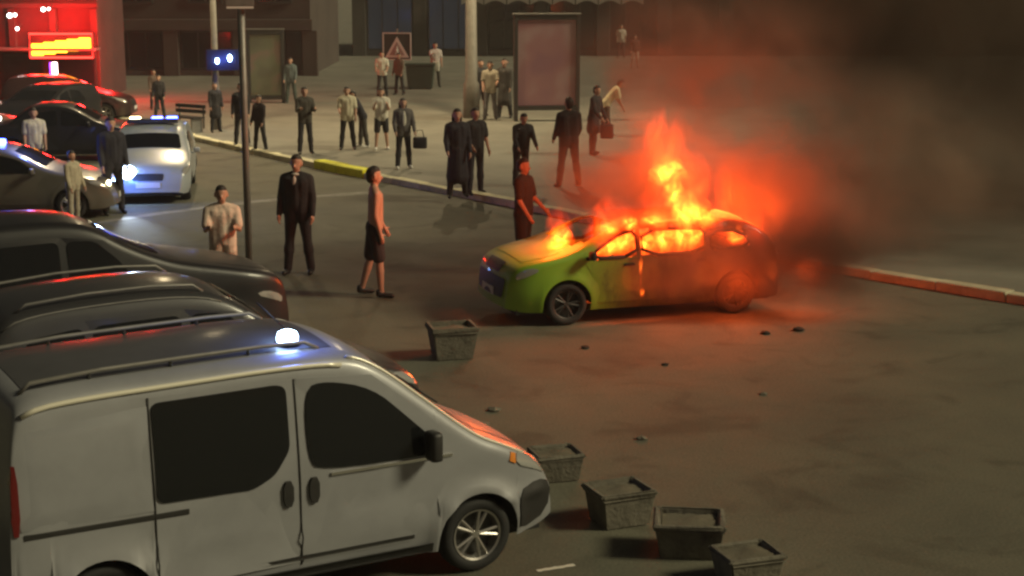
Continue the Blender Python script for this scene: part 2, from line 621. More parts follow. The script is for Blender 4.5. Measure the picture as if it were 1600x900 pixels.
# --- the silver van in the foreground
van = Vehicle('panel_van', 'silver van with dark side windows and roof rails parked in the foreground', 'van', lot(0, 0), YAW, 4.52, 1.80,
    [(0, .42), (.015, .5), (.03, 1.2), (.09, 1.78), (.18, 1.885), (.5, 1.925), (1.3, 1.945), (2.1, 1.965), (2.6, 1.945), (2.86, 1.84), (3.28, 1.50), (3.68, 1.17), (3.95, 1.05), (4.25, .90), (4.42, .74), (4.49, .55), (4.52, .30)],
    M['silver_paint'], sill=.25, wheels=(.66, 3.70), Rw=.315, belt=1.0, tum=.11, rr=.11, kf=.24, cf=.85, kr=.03, cr=.3, crown=.045, flare=.038, band=(.58, .026, .05), rimmat='alloy', spokes=5)
v = van
v.panel('sliding_door', [(1.06, .38), (2.155, .38), (2.155, 1.80), (1.06, 1.80)], M['silver_paint'], .004, (-1, 1), 0, rim=.02)
fd = v.panel('front_door', [(2.185, .38), (3.10, .38), (3.26, .62), (3.52, 1.0), (3.50, 1.16), (3.22, 1.42), (2.80, 1.76), (2.185, 1.80)], M['silver_paint'], .004, (-1, 1), 0, rim=.02)
v.panel('side_window', [(1.07, 1.03), (1.80, 1.02), (1.97, 1.10), (2.10, 1.28), (2.10, 1.74), (2.04, 1.775), (1.07, 1.76)], M['glass_dark'], .012, (-1, 1), .06)
v.panel('door_window', [(2.24, 1.18), (2.34, 1.08), (3.30, 1.06), (3.37, 1.12), (3.08, 1.40), (2.80, 1.66), (2.42, 1.76), (2.24, 1.72)], M['glass_dark'], .012, (-1, 1), 2)
v.panel('rear_quarter_panel', [(.10, .98), (1.04, .98), (1.04, 1.74), (.10, 1.72)], M['silver_paint'], .005, (-1, 1), 0, rim=.01)
v.panel('door_rail', [(.12, .915), (1.30, .915), (1.30, .955), (.12, .955)], M['black_plastic'], .007, (-1, 1), 0, rim=.01)
v.panel('side_moulding', [(1.15, .40), (3.12, .40), (3.12, .43), (1.15, .43)], M['black_plastic'], .010, (-1, 1), 0)
v.panel('window_trim', [(2.42, 1.030), (3.46, 1.030), (3.46, 1.052), (2.42, 1.052)], M['chrome'], .016, (-1, 1), 0)
v.panel('door_handle', [(2.03, .84), (2.11, .84), (2.11, 1.04), (2.03, 1.04)], M['black_plastic'], .022, (-1, 1), 1, rim=.02)
v.panel('door_handle', [(2.24, .84), (2.32, .84), (2.32, 1.04), (2.24, 1.04)], M['black_plastic'], .022, (-1, 1), 1, rim=.02)
v.panel('fuel_flap', [(1.02, .60), (1.20, .60), (1.20, .78), (1.02, .78)], M['silver_paint'], .006, (1,), 1)
v.panel('sill_trim', [(1.08, .262), (3.28, .262), (3.28, .335), (1.08, .335)], M['black_plastic'], .008, (-1, 1), 0)
for sd in (-1, 1):
    for sx in (1.05, 2.17):
        v.bars('door_seam', [(sx, sd * (v.Y(sx, z) + .003), z) for z in [.36 + .072 * q for q in range(21)]], .0065, M['black_plastic'])
v.panel('headlight', [(4.05, .86), (4.30, .76), (4.40, .70), (4.37, .82), (4.22, .90), (4.08, .97)], M['lamp_glass'], .012, (-1, 1), 1)
v.panel('side_marker', [(3.99, .90), (4.05, .87), (4.06, .95), (4.01, .97)], M['amber_lens'], .012, (-1, 1), 0)
v.panel('bumper_corner', [(4.10, .28), (4.44, .36), (4.46, .62), (4.30, .68), (4.08, .62), (4.09, .45)], M['black_plastic'], .012, (-1, 1), 1)
v.panel('rear_bumper_corner', [(.03, .30), (.26, .30), (.26, .52), (.03, .55)], M['black_plastic'], .02, (-1, 1), 1)
v.panel('tail_light', [(.035, .95), (.10, .95), (.10, 1.45), (.05, 1.45)], M['red_lens'], .012, (-1, 1), 1)
v.top_patch('roof_overlay', .24, 2.58, -.88, .88, M['roof_sky_tone'], .004, 18)
v.top_patch('windscreen', 2.92, 3.62, -.86, .86, M['glass_dark'], .006)
v.top_patch('bonnet', 3.70, 4.22, -.80, .80, M['silver_paint'], .005)
v.top_patch('bumper', 4.475, 4.512, -.92, .92, M['black_plastic'], .015, 6)
v.top_patch('grille', 4.32, 4.43, -.45, .45, M['black_plastic'], .008, 6)
v.mirror(3.26, 1.17, M['black_plastic'], size=(.10, .16, .24))
for sd in (-1, 1):
    pts = [(x, sd * .60, v.T(x) + .065) for x in (.28, .8, 1.4, 2.0, 2.35)]
    rail = v.bars('roof_rail', [(.20, sd * .60, v.T(.2) + .01)] + pts + [(2.46, sd * .60, v.T(2.46) + .01)], .016, M['grey_metal'])
    for x in (.7, 1.3, 1.9):
        bm = bmesh.new()
        tube(bm, [(x, sd * .60, v.T(x) + .01), (x, sd * .60, v.T(x) + .065)], .014, 6)
        link('rail_foot', bm_mesh(bm, 'rail_foot'), M['dark_metal'], rail)
    pts = [(x, sd * (v.Y(x, v.T(x) - .075) + .004), v.T(x) - .075) for x in [.16 + .1 * k for k in range(25)]]
    v.bars('roof_gutter', pts, .021, M['trim_lit'])
    pts = [(x, sd * (v.Y(x, v.T(x) - .02) + .004), v.T(x) - .018) for x in [2.62 + .055 * k for k in range(29)]]
    v.bars('pillar_trim', pts, .014, M['trim_lit'])
for wy in (-.38, .30):
    v.bars('wiper', [v.top_point(3.60, wy, .03), v.top_point(3.34, wy + .34, .022)], .009, M['black_plastic'])
v.bars('aerial', [(2.45, 0, v.T(2.45) + .03), (2.2, 0, v.T(2.2) + .28)], .006, M['black_plastic'])

# --- grey people carrier behind it
def carrier(name, label, loc, yaw, paint, H=1.72, L=4.4, W=1.76, rails=True, group=None, cat='car', hb=0.0, **kw):
    k = H / 1.72
    c = Vehicle(name, label, cat, loc, yaw, L, W,
        [(0, .35), (.02, .55), (.05, .95), (.12, 1.25 * k), (.26, 1.58 * k), (.5, 1.67 * k), (1.2, 1.715 * k), (1.9, 1.72 * k), (2.35, 1.66 * k), (2.75, 1.42 * k), (3.25, 1.10 + hb), (3.6, 1.02 + hb), (4.0, .92 + hb * 1.1), (L - .15, .78 + hb * 1.1), (L - .04, .55 + hb * .8), (L, .28)],
        paint, sill=.22, wheels=(.75, L - .85), Rw=.30, belt=.95, tum=.26, rr=.09, kf=.25, cf=.8, kr=.14, cr=.5, crown=.045, group=group, **kw)
    z1 = 1.50 * k
    c.panel('front_door', [(1.98, .34), (2.95, .34), (3.0, .8), (3.02, 1.0), (2.72, 1.30 * k), (2.46, 1.50 * k), (1.98, 1.56 * k)], paint, .004, (-1, 1), 0, rim=.02)
    c.panel('rear_door', [(1.05, .70), (1.20, .36), (1.95, .34), (1.95, 1.56 * k), (1.05, 1.55 * k)], paint, .004, (-1, 1), 0, rim=.02)
    c.panel('window', [(2.02, .98), (2.92, .98), (2.62, 1.28 * k), (2.36, z1), (2.02, z1 + .02)], M['glass_dark'], .011, (-1, 1), .09)
    c.panel('window', [(1.10, .98), (1.93, .98), (1.93, z1 + .02), (1.10, z1)], M['glass_dark'], .011, (-1, 1), .09)
    c.panel('window', [(.40, 1.0), (1.02, .98), (1.02, z1), (.50, z1 - .06)], M['glass_dark'], .011, (-1, 1), .09)
    c.panel('door_handle', [(1.15, .90), (1.30, .90), (1.30, .93), (1.15, .93)], paint, .024, (-1, 1), 0, rim=.02)
    c.panel('door_handle', [(2.08, .90), (2.23, .90), (2.23, .93), (2.08, .93)], paint, .024, (-1, 1), 0, rim=.02)
    c.panel('headlight', [(L - .55, .82), (L - .22, .70), (L - .14, .66), (L - .14, .76), (L - .38, .86)], M['lamp_glass'], .010, (-1, 1), 1)
    c.panel('tail_light', [(.05, .72), (.2, .74), (.16, 1.10), (.08, 1.10)], M['red_lens'], .010, (-1, 1), 1)
    c.top_patch('windscreen', 2.42, 3.18, -.88, .88, M['glass_dark'], .006)
    c.top_patch('rear_window', .10, .25, -.80, .80, M['glass_dark'], .006)
    c.top_patch('bonnet', 3.28, L - .28, -.84, .84, paint, .004)
    c.top_patch('grille', L - .12, L - .05, -.5, .5, M['black_plastic'], .008, 6)
    c.mirror(2.86, 1.03, paint, size=(.10, .15, .14))
    if rails:
        for sd in (-1, 1):
            c.bars('roof_rail', [(.45, sd * .56, c.T(.45) + .0)] + [(x, sd * .575, c.T(x) + .055) for x in (.55, 1.1, 1.7, 2.1)] + [(2.2, sd * .57, c.T(2.2) + .0)], .014, M['grey_metal'])
            c.bars('roof_gutter', [(x, sd * (c.Y(x, c.T(x) - .05) + .004), c.T(x) - .05) for x in [.3 + .12 * q for q in range(18)]], .008, M['grey_metal'])
    return c
grey = carrier('people_carrier', 'grey people carrier with roof rails parked between the silver van and a black one', lot(.45, 3.25), YAW, M['grey_paint'], H=1.86, L=4.5)
black = carrier('people_carrier', 'glossy black people carrier parked beyond the grey one at left', lot(.45, 7.9), YAW, M['black_paint'], H=1.88, L=4.85, W=1.88, rails=False, hb=.24)

# --- ordinary saloons and hatchbacks further off
def saloon(name, label, loc, yaw, paint, L=4.2, W=1.72, H=1.43, group=None, estate=False):
    if estate:
        pr = [(0, .34), (.02, .6), (.08, .95), (.25, H - .08), (.6, H - .02), (1.4, H), (2.0, H - .04), (2.45, H - .24), (3.0, .98), (3.5, .88), (L - .15, .72), (L - .03, .5), (L, .26)]
    else:
        pr = [(0, .34), (.02, .6), (.06, .88), (.6, .97), (.75, 1.02), (1.15, H - .10), (1.5, H - .01), (2.0, H), (2.4, H - .12), (2.95, .98), (3.5, .88), (L - .15, .72), (L - .03, .5), (L, .26)]
    c = Vehicle(name, label, 'car', loc, yaw, L, W, pr, paint, sill=.2, wheels=(.75, L - .82), Rw=.295, belt=.88, tum=.34, rr=.07, kf=.22, cf=.7, kr=.14, cr=.5, crown=.045, group=group, spokes=5)
    c.panel('door', [(1.95, .32), (2.75, .32), (2.85, .86), (2.40, 1.22), (1.95, H - .12)], paint, .004, (-1, 1), 0, rim=.02)
    c.panel('door', [(1.05, .66), (1.2, .32), (1.92, .32), (1.92, H - .12), (1.25, H - .20), (1.05, .9)], paint, .004, (-1, 1), 0, rim=.02)
    c.panel('window', [(1.99, .93), (2.78, .93), (2.42, H - .24), (2.02, H - .13)], M['glass_dark'], .010, (-1, 1), .09)
    c.panel('window', [(1.08, .95), (1.90, .93), (1.90, H - .13), (1.38, H - .18)], M['glass_dark'], .010, (-1, 1), .09)
    c.panel('headlight', [(L - .50, .74), (L - .2, .62), (L - .12, .6), (L - .14, .70), (L - .34, .78)], M['lamp_glass'], .010, (-1, 1), 1)
    c.panel('tail_light', [(.04, .66), (.2, .66), (.18, .84), (.05, .82)], M['red_lens'], .010, (-1, 1), 1)
    c.top_patch('windscreen', 2.30, 2.90, -.86, .86, M['glass_dark'], .006)
    if estate: c.top_patch('rear_window', .10, .24, -.8, .8, M['glass_dark'], .006)
    else: c.top_patch('rear_window', .78, 1.22, -.8, .8, M['glass_dark'], .006)
    c.top_patch('bonnet', 3.04, L - .26, -.84, .84, paint, .004)
    c.top_patch('grille', L - .10, L - .04, -.5, .5, M['black_plastic'], .008, 6)
    bm = bmesh.new(); box(bm, (L + .035, 0, .42), (.012, .50, .11))
    link('number_plate', bm_mesh(bm, 'number_plate'), M['plate'], c.root)
    c.mirror(2.70, .98, paint, size=(.09, .14, .12))
    return c

def lamp_disc(name, parent, loc, rad, material, squash=.6):
    bm = bmesh.new()
    bmesh.ops.create_uvsphere(bm, u_segments=14, v_segments=9, radius=rad)
    for vv in bm.verts: vv.co.x *= squash
    o = link(name, bm_mesh(bm, name, True), material, parent)
    o.location = loc
    return o

M['lit_blue_white'] = emitter('lit_blue_white', (0.50, 0.72, 1.0), 22)
M['lit_blue'] = emitter('lit_blue', (0.06, 0.10, 1.0), 16)
M['lit_warm'] = emitter('lit_warm', (1.0, 0.85, 0.45), 9)
M['lit_white'] = emitter('lit_white', (1.0, 0.95, 0.85), 9)

def point(name, parent, loc, energy, col, rad=.08):
    d = bpy.data.lights.new(name, 'POINT')
    d.energy = energy; d.color = col; d.shadow_soft_size = rad
    o = bpy.data.objects.new(name, d)
    COL.objects.link(o)
    if parent is not None: o.parent = parent
    o.location = loc
    return o
def spot(name, parent, loc, target_dir, energy, col, size=50, rad=.05):
    d = bpy.data.lights.new(name, 'SPOT')
    d.energy = energy; d.color = col; d.spot_size = R(size); d.spot_blend = .6; d.shadow_soft_size = rad
    o = bpy.data.objects.new(name, d)
    COL.objects.link(o)
    if parent is not None: o.parent = parent
    o.location = loc
    o.rotation_euler = Vector(target_dir).to_track_quat('-Z', 'Y').to_euler()
    return o

# police car facing the camera
pol_yaw = R(-81)
pol = saloon('police_car', 'white police car with blazing headlight and roof lights in the road', (-8.25, 37.3, 0), pol_yaw, M['white_paint'], H=1.46, estate=True)
bar = pol.blob('light_bar', (1.75, 0, pol.T(1.75) + .11), (.26, 1.10, .11), M['dark_metal'])
for y, m_ in ((-.38, 'lit_warm'), (.1, 'lit_blue'), (.42, 'lit_blue')):
    b = pol.blob('beacon_lens', (0, y, .02), (.20, .24, .13), M[m_], parent=bar)
hl = lamp_disc('lit_headlamp', pol.root, (4.09, -.40, .66), .17, M['lit_blue_white'])
point('headlamp_glow', hl, (.55, 0, .12), 30, (.10, .25, 1.0), .12)
spot('headlamp_beam', hl, (.2, 0, 0), (1, -.05, -.10), 120, (.75, .9, 1.0), 44)

light_car = saloon('saloon_car', 'pale beige saloon with blue flashing lights behind the black people carrier', (-12.1, 31.6, 0), R(6), M['beige_paint'], H=1.42)
bar = light_car.blob('beacon', (2.0, -.25, 1.49), (.16, .16, .12), M['lit_blue'])
lamp_disc('lit_headlamp', light_car.root, (4.08, -.56, .68), .07, M['lit_warm'])
lamp_disc('lit_headlamp', light_car.root, (4.08, .56, .68), .06, M['lit_blue'])
point('beacon_light', light_car.root, (2.6, -.6, 1.6), 40, (.15, .25, 1.0))
saloon('saloon_car', 'dark saloon queuing in the road behind the police car', (-13.6, 41.4, 0), R(8), M['black_paint'], H=1.45)
gcar = saloon('saloon_car', 'pale car with small lit lamps far down the road at left', (-17.2, 43.6, 0), R(-4), M['beige_paint'], H=1.44, estate=True)
lamp_disc('lit_headlamp', gcar.root, (4.05, -.55, .66), .09, M['lit_white'])
lamp_disc('lit_headlamp', gcar.root, (3.6, -.62, .95), .05, M['lit_white'])
dcar = saloon('saloon_car', 'black hatchback with two small lit lamps between queuing cars at far left', (-20.6, 46.3, 0), R(-6), M['black_paint'], H=1.44, estate=True)
for y_, s_ in ((-.56, .07), (.5, .06)): lamp_disc('lit_headlamp', dcar.root, (4.06, y_, .66), s_, M['lit_white'])
ecar = saloon('saloon_car', 'dark car nosing towards the camera under the red kiosk', (-13.5, 50.2, 0), R(-105), M['black_paint'], H=1.45, estate=True)
for y_, s_ in ((-.56, .085), (.56, .075)): lamp_disc('lit_headlamp', ecar.root, (4.06, y_, .66), s_, M['lit_warm'])
rcar = saloon('saloon_car', 'dark car parked below the red neon sign, its roof lit red', (-16.6, 52.5, 0), R(4), M['red_paint'], H=1.46, estate=True)
wcar = saloon('saloon_car', 'whitish hatchback cut by the left edge of the picture', (-19.4, 49.0, 0), R(0), M['white_paint'], H=1.46, estate=True)
# ------------------------------------------------------------------ the burning car
def soot_paint():
    m = bpy.data.materials.new('scorched_green_paint')
    m.use_nodes = True
    nt = m.node_tree
    b = nt.nodes["Principled BSDF"]
    tc = nt.nodes.new("ShaderNodeTexCoord")
    sx = nt.nodes.new("ShaderNodeSeparateXYZ")
    nt.links.new(tc.outputs["Object"], sx.inputs[0])
    no = nt.nodes.new("ShaderNodeTexNoise")
    no.inputs["Scale"].default_value = 2.2
    no.inputs["Detail"].default_value = 7
    nt.links.new(tc.outputs["Object"], no.inputs["Vector"])
    ad = nt.nodes.new("ShaderNodeMath"); ad.operation = 'MULTIPLY_ADD'
    ad.inputs[1].default_value = 0.9
    nt.links.new(no.outputs["Fac"], ad.inputs[0])
    nt.links.new(sx.outputs["X"], ad.inputs[2])
    rp = nt.nodes.new("ShaderNodeMapRange")
    rp.inputs[1].default_value = 2.7; rp.inputs[2].default_value = 3.7
    nt.links.new(ad.outputs[0], rp.inputs[0])
    mx = nt.nodes.new("ShaderNodeMix"); mx.data_type = 'RGBA'
    mx.inputs[6].default_value = (0.075, 0.070, 0.014, 1)
    mx.inputs[7].default_value = (0.24, 0.42, 0.025, 1)
    nt.links.new(rp.outputs[0], mx.inputs[0])
    n3 = nt.nodes.new("ShaderNodeTexNoise"); n3.inputs["Scale"].default_value = 3.4; n3.inputs["Detail"].default_value = 8; n3.inputs["Roughness"].default_value = .7
    mp = nt.nodes.new("ShaderNodeMapping"); mp.inputs["Scale"].default_value = (1.0, 1.0, .45)
    nt.links.new(tc.outputs["Object"], mp.inputs[0]); nt.links.new(mp.outputs[0], n3.inputs["Vector"])
    zz = nt.nodes.new("ShaderNodeMath"); zz.operation = 'MULTIPLY_ADD'; zz.inputs[1].default_value = -.16
    nt.links.new(sx.outputs["X"], zz.inputs[0]); nt.links.new(n3.outputs["Fac"], zz.inputs[2])
    sr = nt.nodes.new("ShaderNodeMapRange"); sr.inputs[1].default_value = .08; sr.inputs[2].default_value = .34
    nt.links.new(zz.outputs[0], sr.inputs[0])
    m3 = nt.nodes.new("ShaderNodeMix"); m3.data_type = 'RGBA'
    m3.inputs[7].default_value = (.018, .015, .010, 1)
    nt.links.new(sr.outputs[0], m3.inputs[0]); nt.links.new(mx.outputs[2], m3.inputs[6])
    nt.links.new(m3.outputs[2], b.inputs["Base Color"])
    b.inputs["Roughness"].default_value = 0.5
    b.inputs["Coat Weight"].default_value = 0.3
    return m
M['scorched'] = soot_paint()
BY = R(198.1)
burn = Vehicle('burning_car', 'burning lime green hatchback with flames pouring from its windows', 'car', (3.62, 23.36, 0), BY, 4.12, 1.70,
    [(0, .34), (.02, .6), (.08, .92), (.20, 1.10), (.40, 1.26), (.7, 1.345), (1.3, 1.37), (2.15, 1.36), (2.60, 1.27), (3.0, 1.09), (3.28, .985), (3.55, .93), (3.85, .87), (4.03, .78), (4.10, .58), (4.12, .26)],
    M['scorched'], sill=.2, wheels=(.72, 3.28), Rw=.30, belt=.90, tum=.30, rr=.07, kf=.24, cf=.7, kr=.14, cr=.45, crown=.05, spokes=5, rimmat='dark_metal')
W1 = [(2.26, .925), (3.00, .925), (2.72, 1.12), (2.48, 1.245), (2.26, 1.27)]
W2 = [(1.22, .935), (2.18, .925), (2.18, 1.275), (1.30, 1.27), (1.22, 1.20)]
W3 = [(.50, .98), (1.12, .94), (1.14, 1.22), (.66, 1.20)]
def inside(x, z, poly):
    r = False
    for (a, b), (c, d) in zip(poly, poly[1:] + poly[:1]):
        if (b > z) != (d > z) and x < (c - a) * (z - b) / (d - b) + a: r = not r
    return r
bm = bmesh.new(); bm.from_mesh(burn.body.data)
kill = []
for f in bm.faces:
    c = f.calc_center_median()
    t = burn.T(c.x)
    if c.z < t - .045 and any(inside(c.x, c.z, w) for w in (W1, W2, W3)): kill.append(f)
    elif c.z > t - .01 and abs(c.y) < .60 and (2.50 < c.x < 3.14 or .12 < c.x < .36): kill.append(f)
bmesh.ops.delete(bm, geom=kill, context='FACES')
bm.to_mesh(burn.body.data); bm.free()
for w in (W1, W2, W3):
    for sd in (-1, 1):
        pts = chaikin(w, 1, True)
        burn.bars('window_frame', [(x, sd * (burn.Y(x, z) + .004), z) for x, z in pts + pts[:1]], .026, M['charred'])
burn.panel('door', [(2.24, .30), (2.84, .30), (2.92, .70), (3.05, .90), (2.24, .92)], M['scorched'], .004, (-1, 1), 0, rim=.02)
burn.panel('door', [(1.14, .66), (1.22, .30), (2.20, .30), (2.20, .92), (1.14, .93)], M['scorched'], .004, (-1, 1), 0, rim=.02)
burn.panel('door_handle', [(2.30, .80), (2.45, .80), (2.45, .83), (2.30, .83)], M['charred'], .022, (-1, 1), 0, rim=.02)
burn.panel('door_handle', [(1.22, .80), (1.36, .80), (1.36, .83), (1.22, .83)], M['charred'], .022, (-1, 1), 0, rim=.02)
burn.panel('headlight', [(3.66, .80), (3.88, .70), (4.00, .66), (3.98, .76), (3.80, .84)], M['lamp_glass'], .010, (-1, 1), 1)
burn.panel('tail_light', [(.06, .72), (.22, .74), (.2, 1.0), (.1, 1.0)], M['charred'], .010, (-1, 1), 1)
burn.top_patch('bonnet', 3.32, 3.86, -.84, .84, M['scorched'], .005)
burn.top_patch('bumper', 4.075, 4.112, -.95, .95, M['black_plastic'], .014, 6)
burn.top_patch('grille', 3.97, 4.06, -.5, .5, M['black_plastic'], .008, 6)
bm = bmesh.new(); box(bm, (4.165, 0, .44), (.012, .50, .11)); link('number_plate', bm_mesh(bm), M['plate'], burn.root)
burn.mirror(2.98, .98, M['charred'], size=(.09, .14, .12))
for y in (-.36, .36):                                             # seats gutted by the fire
    for x in (1.35, .75):
        bm = bmesh.new(); box(bm, (x + .25, y, .50), (.50, .46, .16), bev=.04); box(bm, (x, y, .78), (.13, .46, .52), bev=.04)
        link('seat', bm_mesh(bm, 'seat'), M['charred'], burn.root)
CF = Vector((math.cos(BY), math.sin(BY), 0)); CN = Vector((-math.sin(BY), math.cos(BY), 0))
def onc(x, y, z):
    q = Vector((3.62, 23.36, 0)) + CF * x + CN * y
    return Vector((q.x, q.y, z))

# ------------------------------------------------------------------ flames: glowing gas inside flame-shaped hulls
def flame_mat(name, strength, col_lo, col_hi, nscale=2.2):
    m = bpy.data.materials.new(name)
    m.use_nodes = True
    nt = m.node_tree
    nt.nodes.clear()
    out = nt.nodes.new("ShaderNodeOutputMaterial")
    em = nt.nodes.new("ShaderNodeEmission")
    tc = nt.nodes.new("ShaderNodeTexCoord")
    no = nt.nodes.new("ShaderNodeTexNoise")
    no.inputs["Scale"].default_value = nscale
    no.inputs["Detail"].default_value = 3
    no.inputs["Distortion"].default_value = 0.6
    nt.links.new(tc.outputs["Object"], no.inputs["Vector"])
    ln = nt.nodes.new("ShaderNodeVectorMath"); ln.operation = 'LENGTH'
    nt.links.new(tc.outputs["Object"], ln.inputs[0])
    inv = nt.nodes.new("ShaderNodeMapRange")
    inv.inputs[1].default_value = 1.0; inv.inputs[2].default_value = 0.15
    inv.inputs[3].default_value = 0.0; inv.inputs[4].default_value = 1.0
    nt.links.new(ln.outputs["Value"], inv.inputs[0])
    nr = nt.nodes.new("ShaderNodeMapRange")
    nr.inputs[1].default_value = 0.36; nr.inputs[2].default_value = 0.66
    nr.inputs[3].default_value = 0.05; nr.inputs[4].default_value = 1.0
    nt.links.new(no.outputs["Fac"], nr.inputs[0])
    mu = nt.nodes.new("ShaderNodeMath"); mu.operation = 'MULTIPLY'
    nt.links.new(inv.outputs[0], mu.inputs[0]); nt.links.new(nr.outputs[0], mu.inputs[1])
    pw = nt.nodes.new("ShaderNodeMath"); pw.operation = 'POWER'; pw.inputs[1].default_value = 1.6
    nt.links.new(mu.outputs[0], pw.inputs[0])
    st = nt.nodes.new("ShaderNodeMath"); st.operation = 'MULTIPLY'; st.inputs[1].default_value = strength
    nt.links.new(pw.outputs[0], st.inputs[0])
    mx = nt.nodes.new("ShaderNodeMix"); mx.data_type = 'RGBA'
    mx.inputs[6].default_value = (*col_lo, 1); mx.inputs[7].default_value = (*col_hi, 1)
    nt.links.new(mu.outputs[0], mx.inputs[0])
    nt.links.new(mx.outputs[2], em.inputs[0])
    nt.links.new(st.outputs[0], em.inputs[1])
    nt.links.new(em.outputs[0], out.inputs["Volume"])
    m.cycles.volume_step_rate = 1.0
    return m
M['flame_hot'] = flame_mat('flame_hot', 50, (1.0, 0.04, 0.003), (1.0, 0.26, 0.02))
M['firelit_glow'] = flame_mat('firelit_glow', .24, (1.0, 0.05, 0.006), (1.0, 0.10, 0.012), 1.7)  # no flame of its own: firelit smoke put in as emission
M['flame_red'] = flame_mat('flame_red', 8.0, (1.0, 0.035, 0.004), (1.0, 0.09, 0.01), 1.6)

def tongue_mesh(seed):
    rnd = random.Random(seed)
    bm = bmesh.new()
    bmesh.ops.create_icosphere(bm, subdivisions=3, radius=1.0)
    ph = [rnd.uniform(0, 6.28) for _ in range(6)]
    for vv in bm.verts:
        c = vv.co
        t = (c.z + 1) / 2
        k = 1.0 - .55 * t ** 1.5
        a = math.atan2(c.y, c.x)
        k *= 1 + .16 * math.sin(3 * a + ph[0] + 4 * t) + .10 * math.sin(5 * a + ph[1] - 6 * t)
        c.x = c.x * k + .16 * math.sin(3.2 * t + ph[2]) * t
        c.y = c.y * k + .16 * math.sin(3.0 * t + ph[3]) * t
    return bm_mesh(bm, 'flame_tongue', True)
TM = {}
for k in range(4):
    for kind in ('flame_hot', 'flame_red', 'firelit_glow'):
        me = tongue_mesh(k); me.materials.append(M[kind]); TM[(k, kind)] = me
def flames(label, base, items):
    root = empty('flames', base, 0, label, 'fire', 'flames on the burning car')
    for i, (p, r, kind) in enumerate(items):
        o = link('flame_tongue', TM[(i % 4, kind)], None, root)
        o.location = p - Vector(base)
        o.scale = r
        o.rotation_euler = (0, random.uniform(-.12, .22), random.uniform(0, 6.28))
    return root
H_, D_ = 'flame_hot', 'flame_red'
flames('small fire at the foot of the windscreen on the green bonnet', onc(3.25, .3, .96), [
    (onc(3.28, .42, 1.08), (.24, .22, .22), H_), (onc(3.14, .20, 1.13), (.24, .22, .27), H_), (onc(3.22, .35, 1.30), (.28, .26, .36), D_), (onc(3.30, .45, 1.18), (.2, .2, .3), D_)])
flames('yellow flames filling the front side window', onc(2.6, .55, .93), [
    (onc(2.84, .62, 1.01), (.20, .22, .16), H_), (onc(2.62, .66, 1.08), (.28, .24, .24), H_), (onc(2.38, .66, 1.12), (.26, .24, .27), H_), (onc(2.55, .6, 1.42), (.5, .4, .42), D_), (onc(2.7, .8, 1.3), (.42, .3, .40), D_)])
flames('yellow flames filling the rear side window behind the door pillar', onc(1.7, .55, .93), [
    (onc(2.06, .66, 1.08), (.26, .24, .26), H_), (onc(1.80, .68, 1.13), (.28, .24, .32), H_), (onc(1.52, .70, 1.18), (.30, .26, .36), H_), (onc(1.30, .66, 1.16), (.24, .24, .32), H_), (onc(1.8, .7, 1.5), (.6, .35, .6), D_), (onc(2.2, .75, 1.3), (.55, .3, .45), D_)])
flames('tall yellow flames rising over the back of the roof', onc(1.5, .5, 1.3), [
    (onc(1.50, .74, 1.48), (.34, .26, .38), H_), (onc(1.26, .70, 1.42), (.34, .26, .34), H_), (onc(1.62, .62, 1.76), (.24, .22, .30), H_), (onc(1.66, .60, 2.08), (.34, .22, .24), H_), (onc(1.82, .60, 2.02), (.22, .2, .22), H_),
    (onc(1.7, .5, 2.25), (.34, .34, .75), D_), (onc(1.35, .5, 1.8), (.60, .4, .65), D_), (onc(1.85, .5, 2.6), (.24, .24, .5), D_)])
flames('low red flames licking round the tail of the burning car', onc(.6, .6, 1.0), [
    (onc(.72, .72, 1.10), (.34, .22, .22), D_), (onc(.45, .65, 1.25), (.42, .3, .55), D_), (onc(.85, .65, 1.65), (.22, .22, .7), D_), (onc(.70, .74, 1.08), (.34, .14, .11), H_)])
flames('thin burning drip running down beside the door pillar', onc(2.21, .86, .4), [
    (onc(2.215, .88, .80), (.06, .04, .17), H_), (onc(2.215, .89, .60), (.03, .03, .18), D_), (onc(2.20, .91, .42), (.065, .05, .08), H_), (onc(2.22, .84, 1.10), (.06, .05, .28), D_)])
flames('flames along the roof edge with an added glow for firelit smoke above', onc(1.6, 0, 1.4), [
    (onc(2.62, .66, 1.30), (.28, .16, .15), H_), (onc(2.30, .68, 1.35), (.30, .16, .14), H_), (onc(1.98, .68, 1.37), (.30, .16, .17), H_), (onc(1.05, .68, 1.33), (.34, .16, .15), H_), (onc(.72, .70, 1.20), (.28, .16, .14), H_), (onc(2.75, .72, 1.28), (.40, .22, .26), D_), (onc(2.35, .72, 1.38), (.42, .22, .28), D_), (onc(1.95, .72, 1.42), (.42, .22, .32), D_), (onc(1.5, .72, 1.5), (.5, .24, .42), D_), (onc(1.0, .74, 1.38), (.5, .22, .36), D_), (onc(.6, .74, 1.25), (.42, .22, .3), D_), (onc(2.2, .2, 1.75), (1.3, .8, .75), 'firelit_glow'), (onc(1.0, .2, 1.9), (1.5, .9, 1.1), 'firelit_glow'), (onc(-.2, 0, 1.7), (1.4, .9, 1.0), 'firelit_glow')])
for p, e in (((2.6, .15, 1.12), 60), ((1.8, .15, 1.2), 70), ((1.4, -.1, 2.05), 110), ((.3, -.3, 1.5), 80), ((-.3, -.2, 1.3), 60), ((1.0, .9, 2.2), 36), ((.9, 1.3, .55), 26), ((-.3, 1.0, .6), 26), ((2.0, 1.3, .5), 12), ((3.25, .3, 1.40), 60), ((1.6, -.4, 2.7), 20)):
    point('fire_light', burn.root, p, e, (1.0, .105, .012), .3)

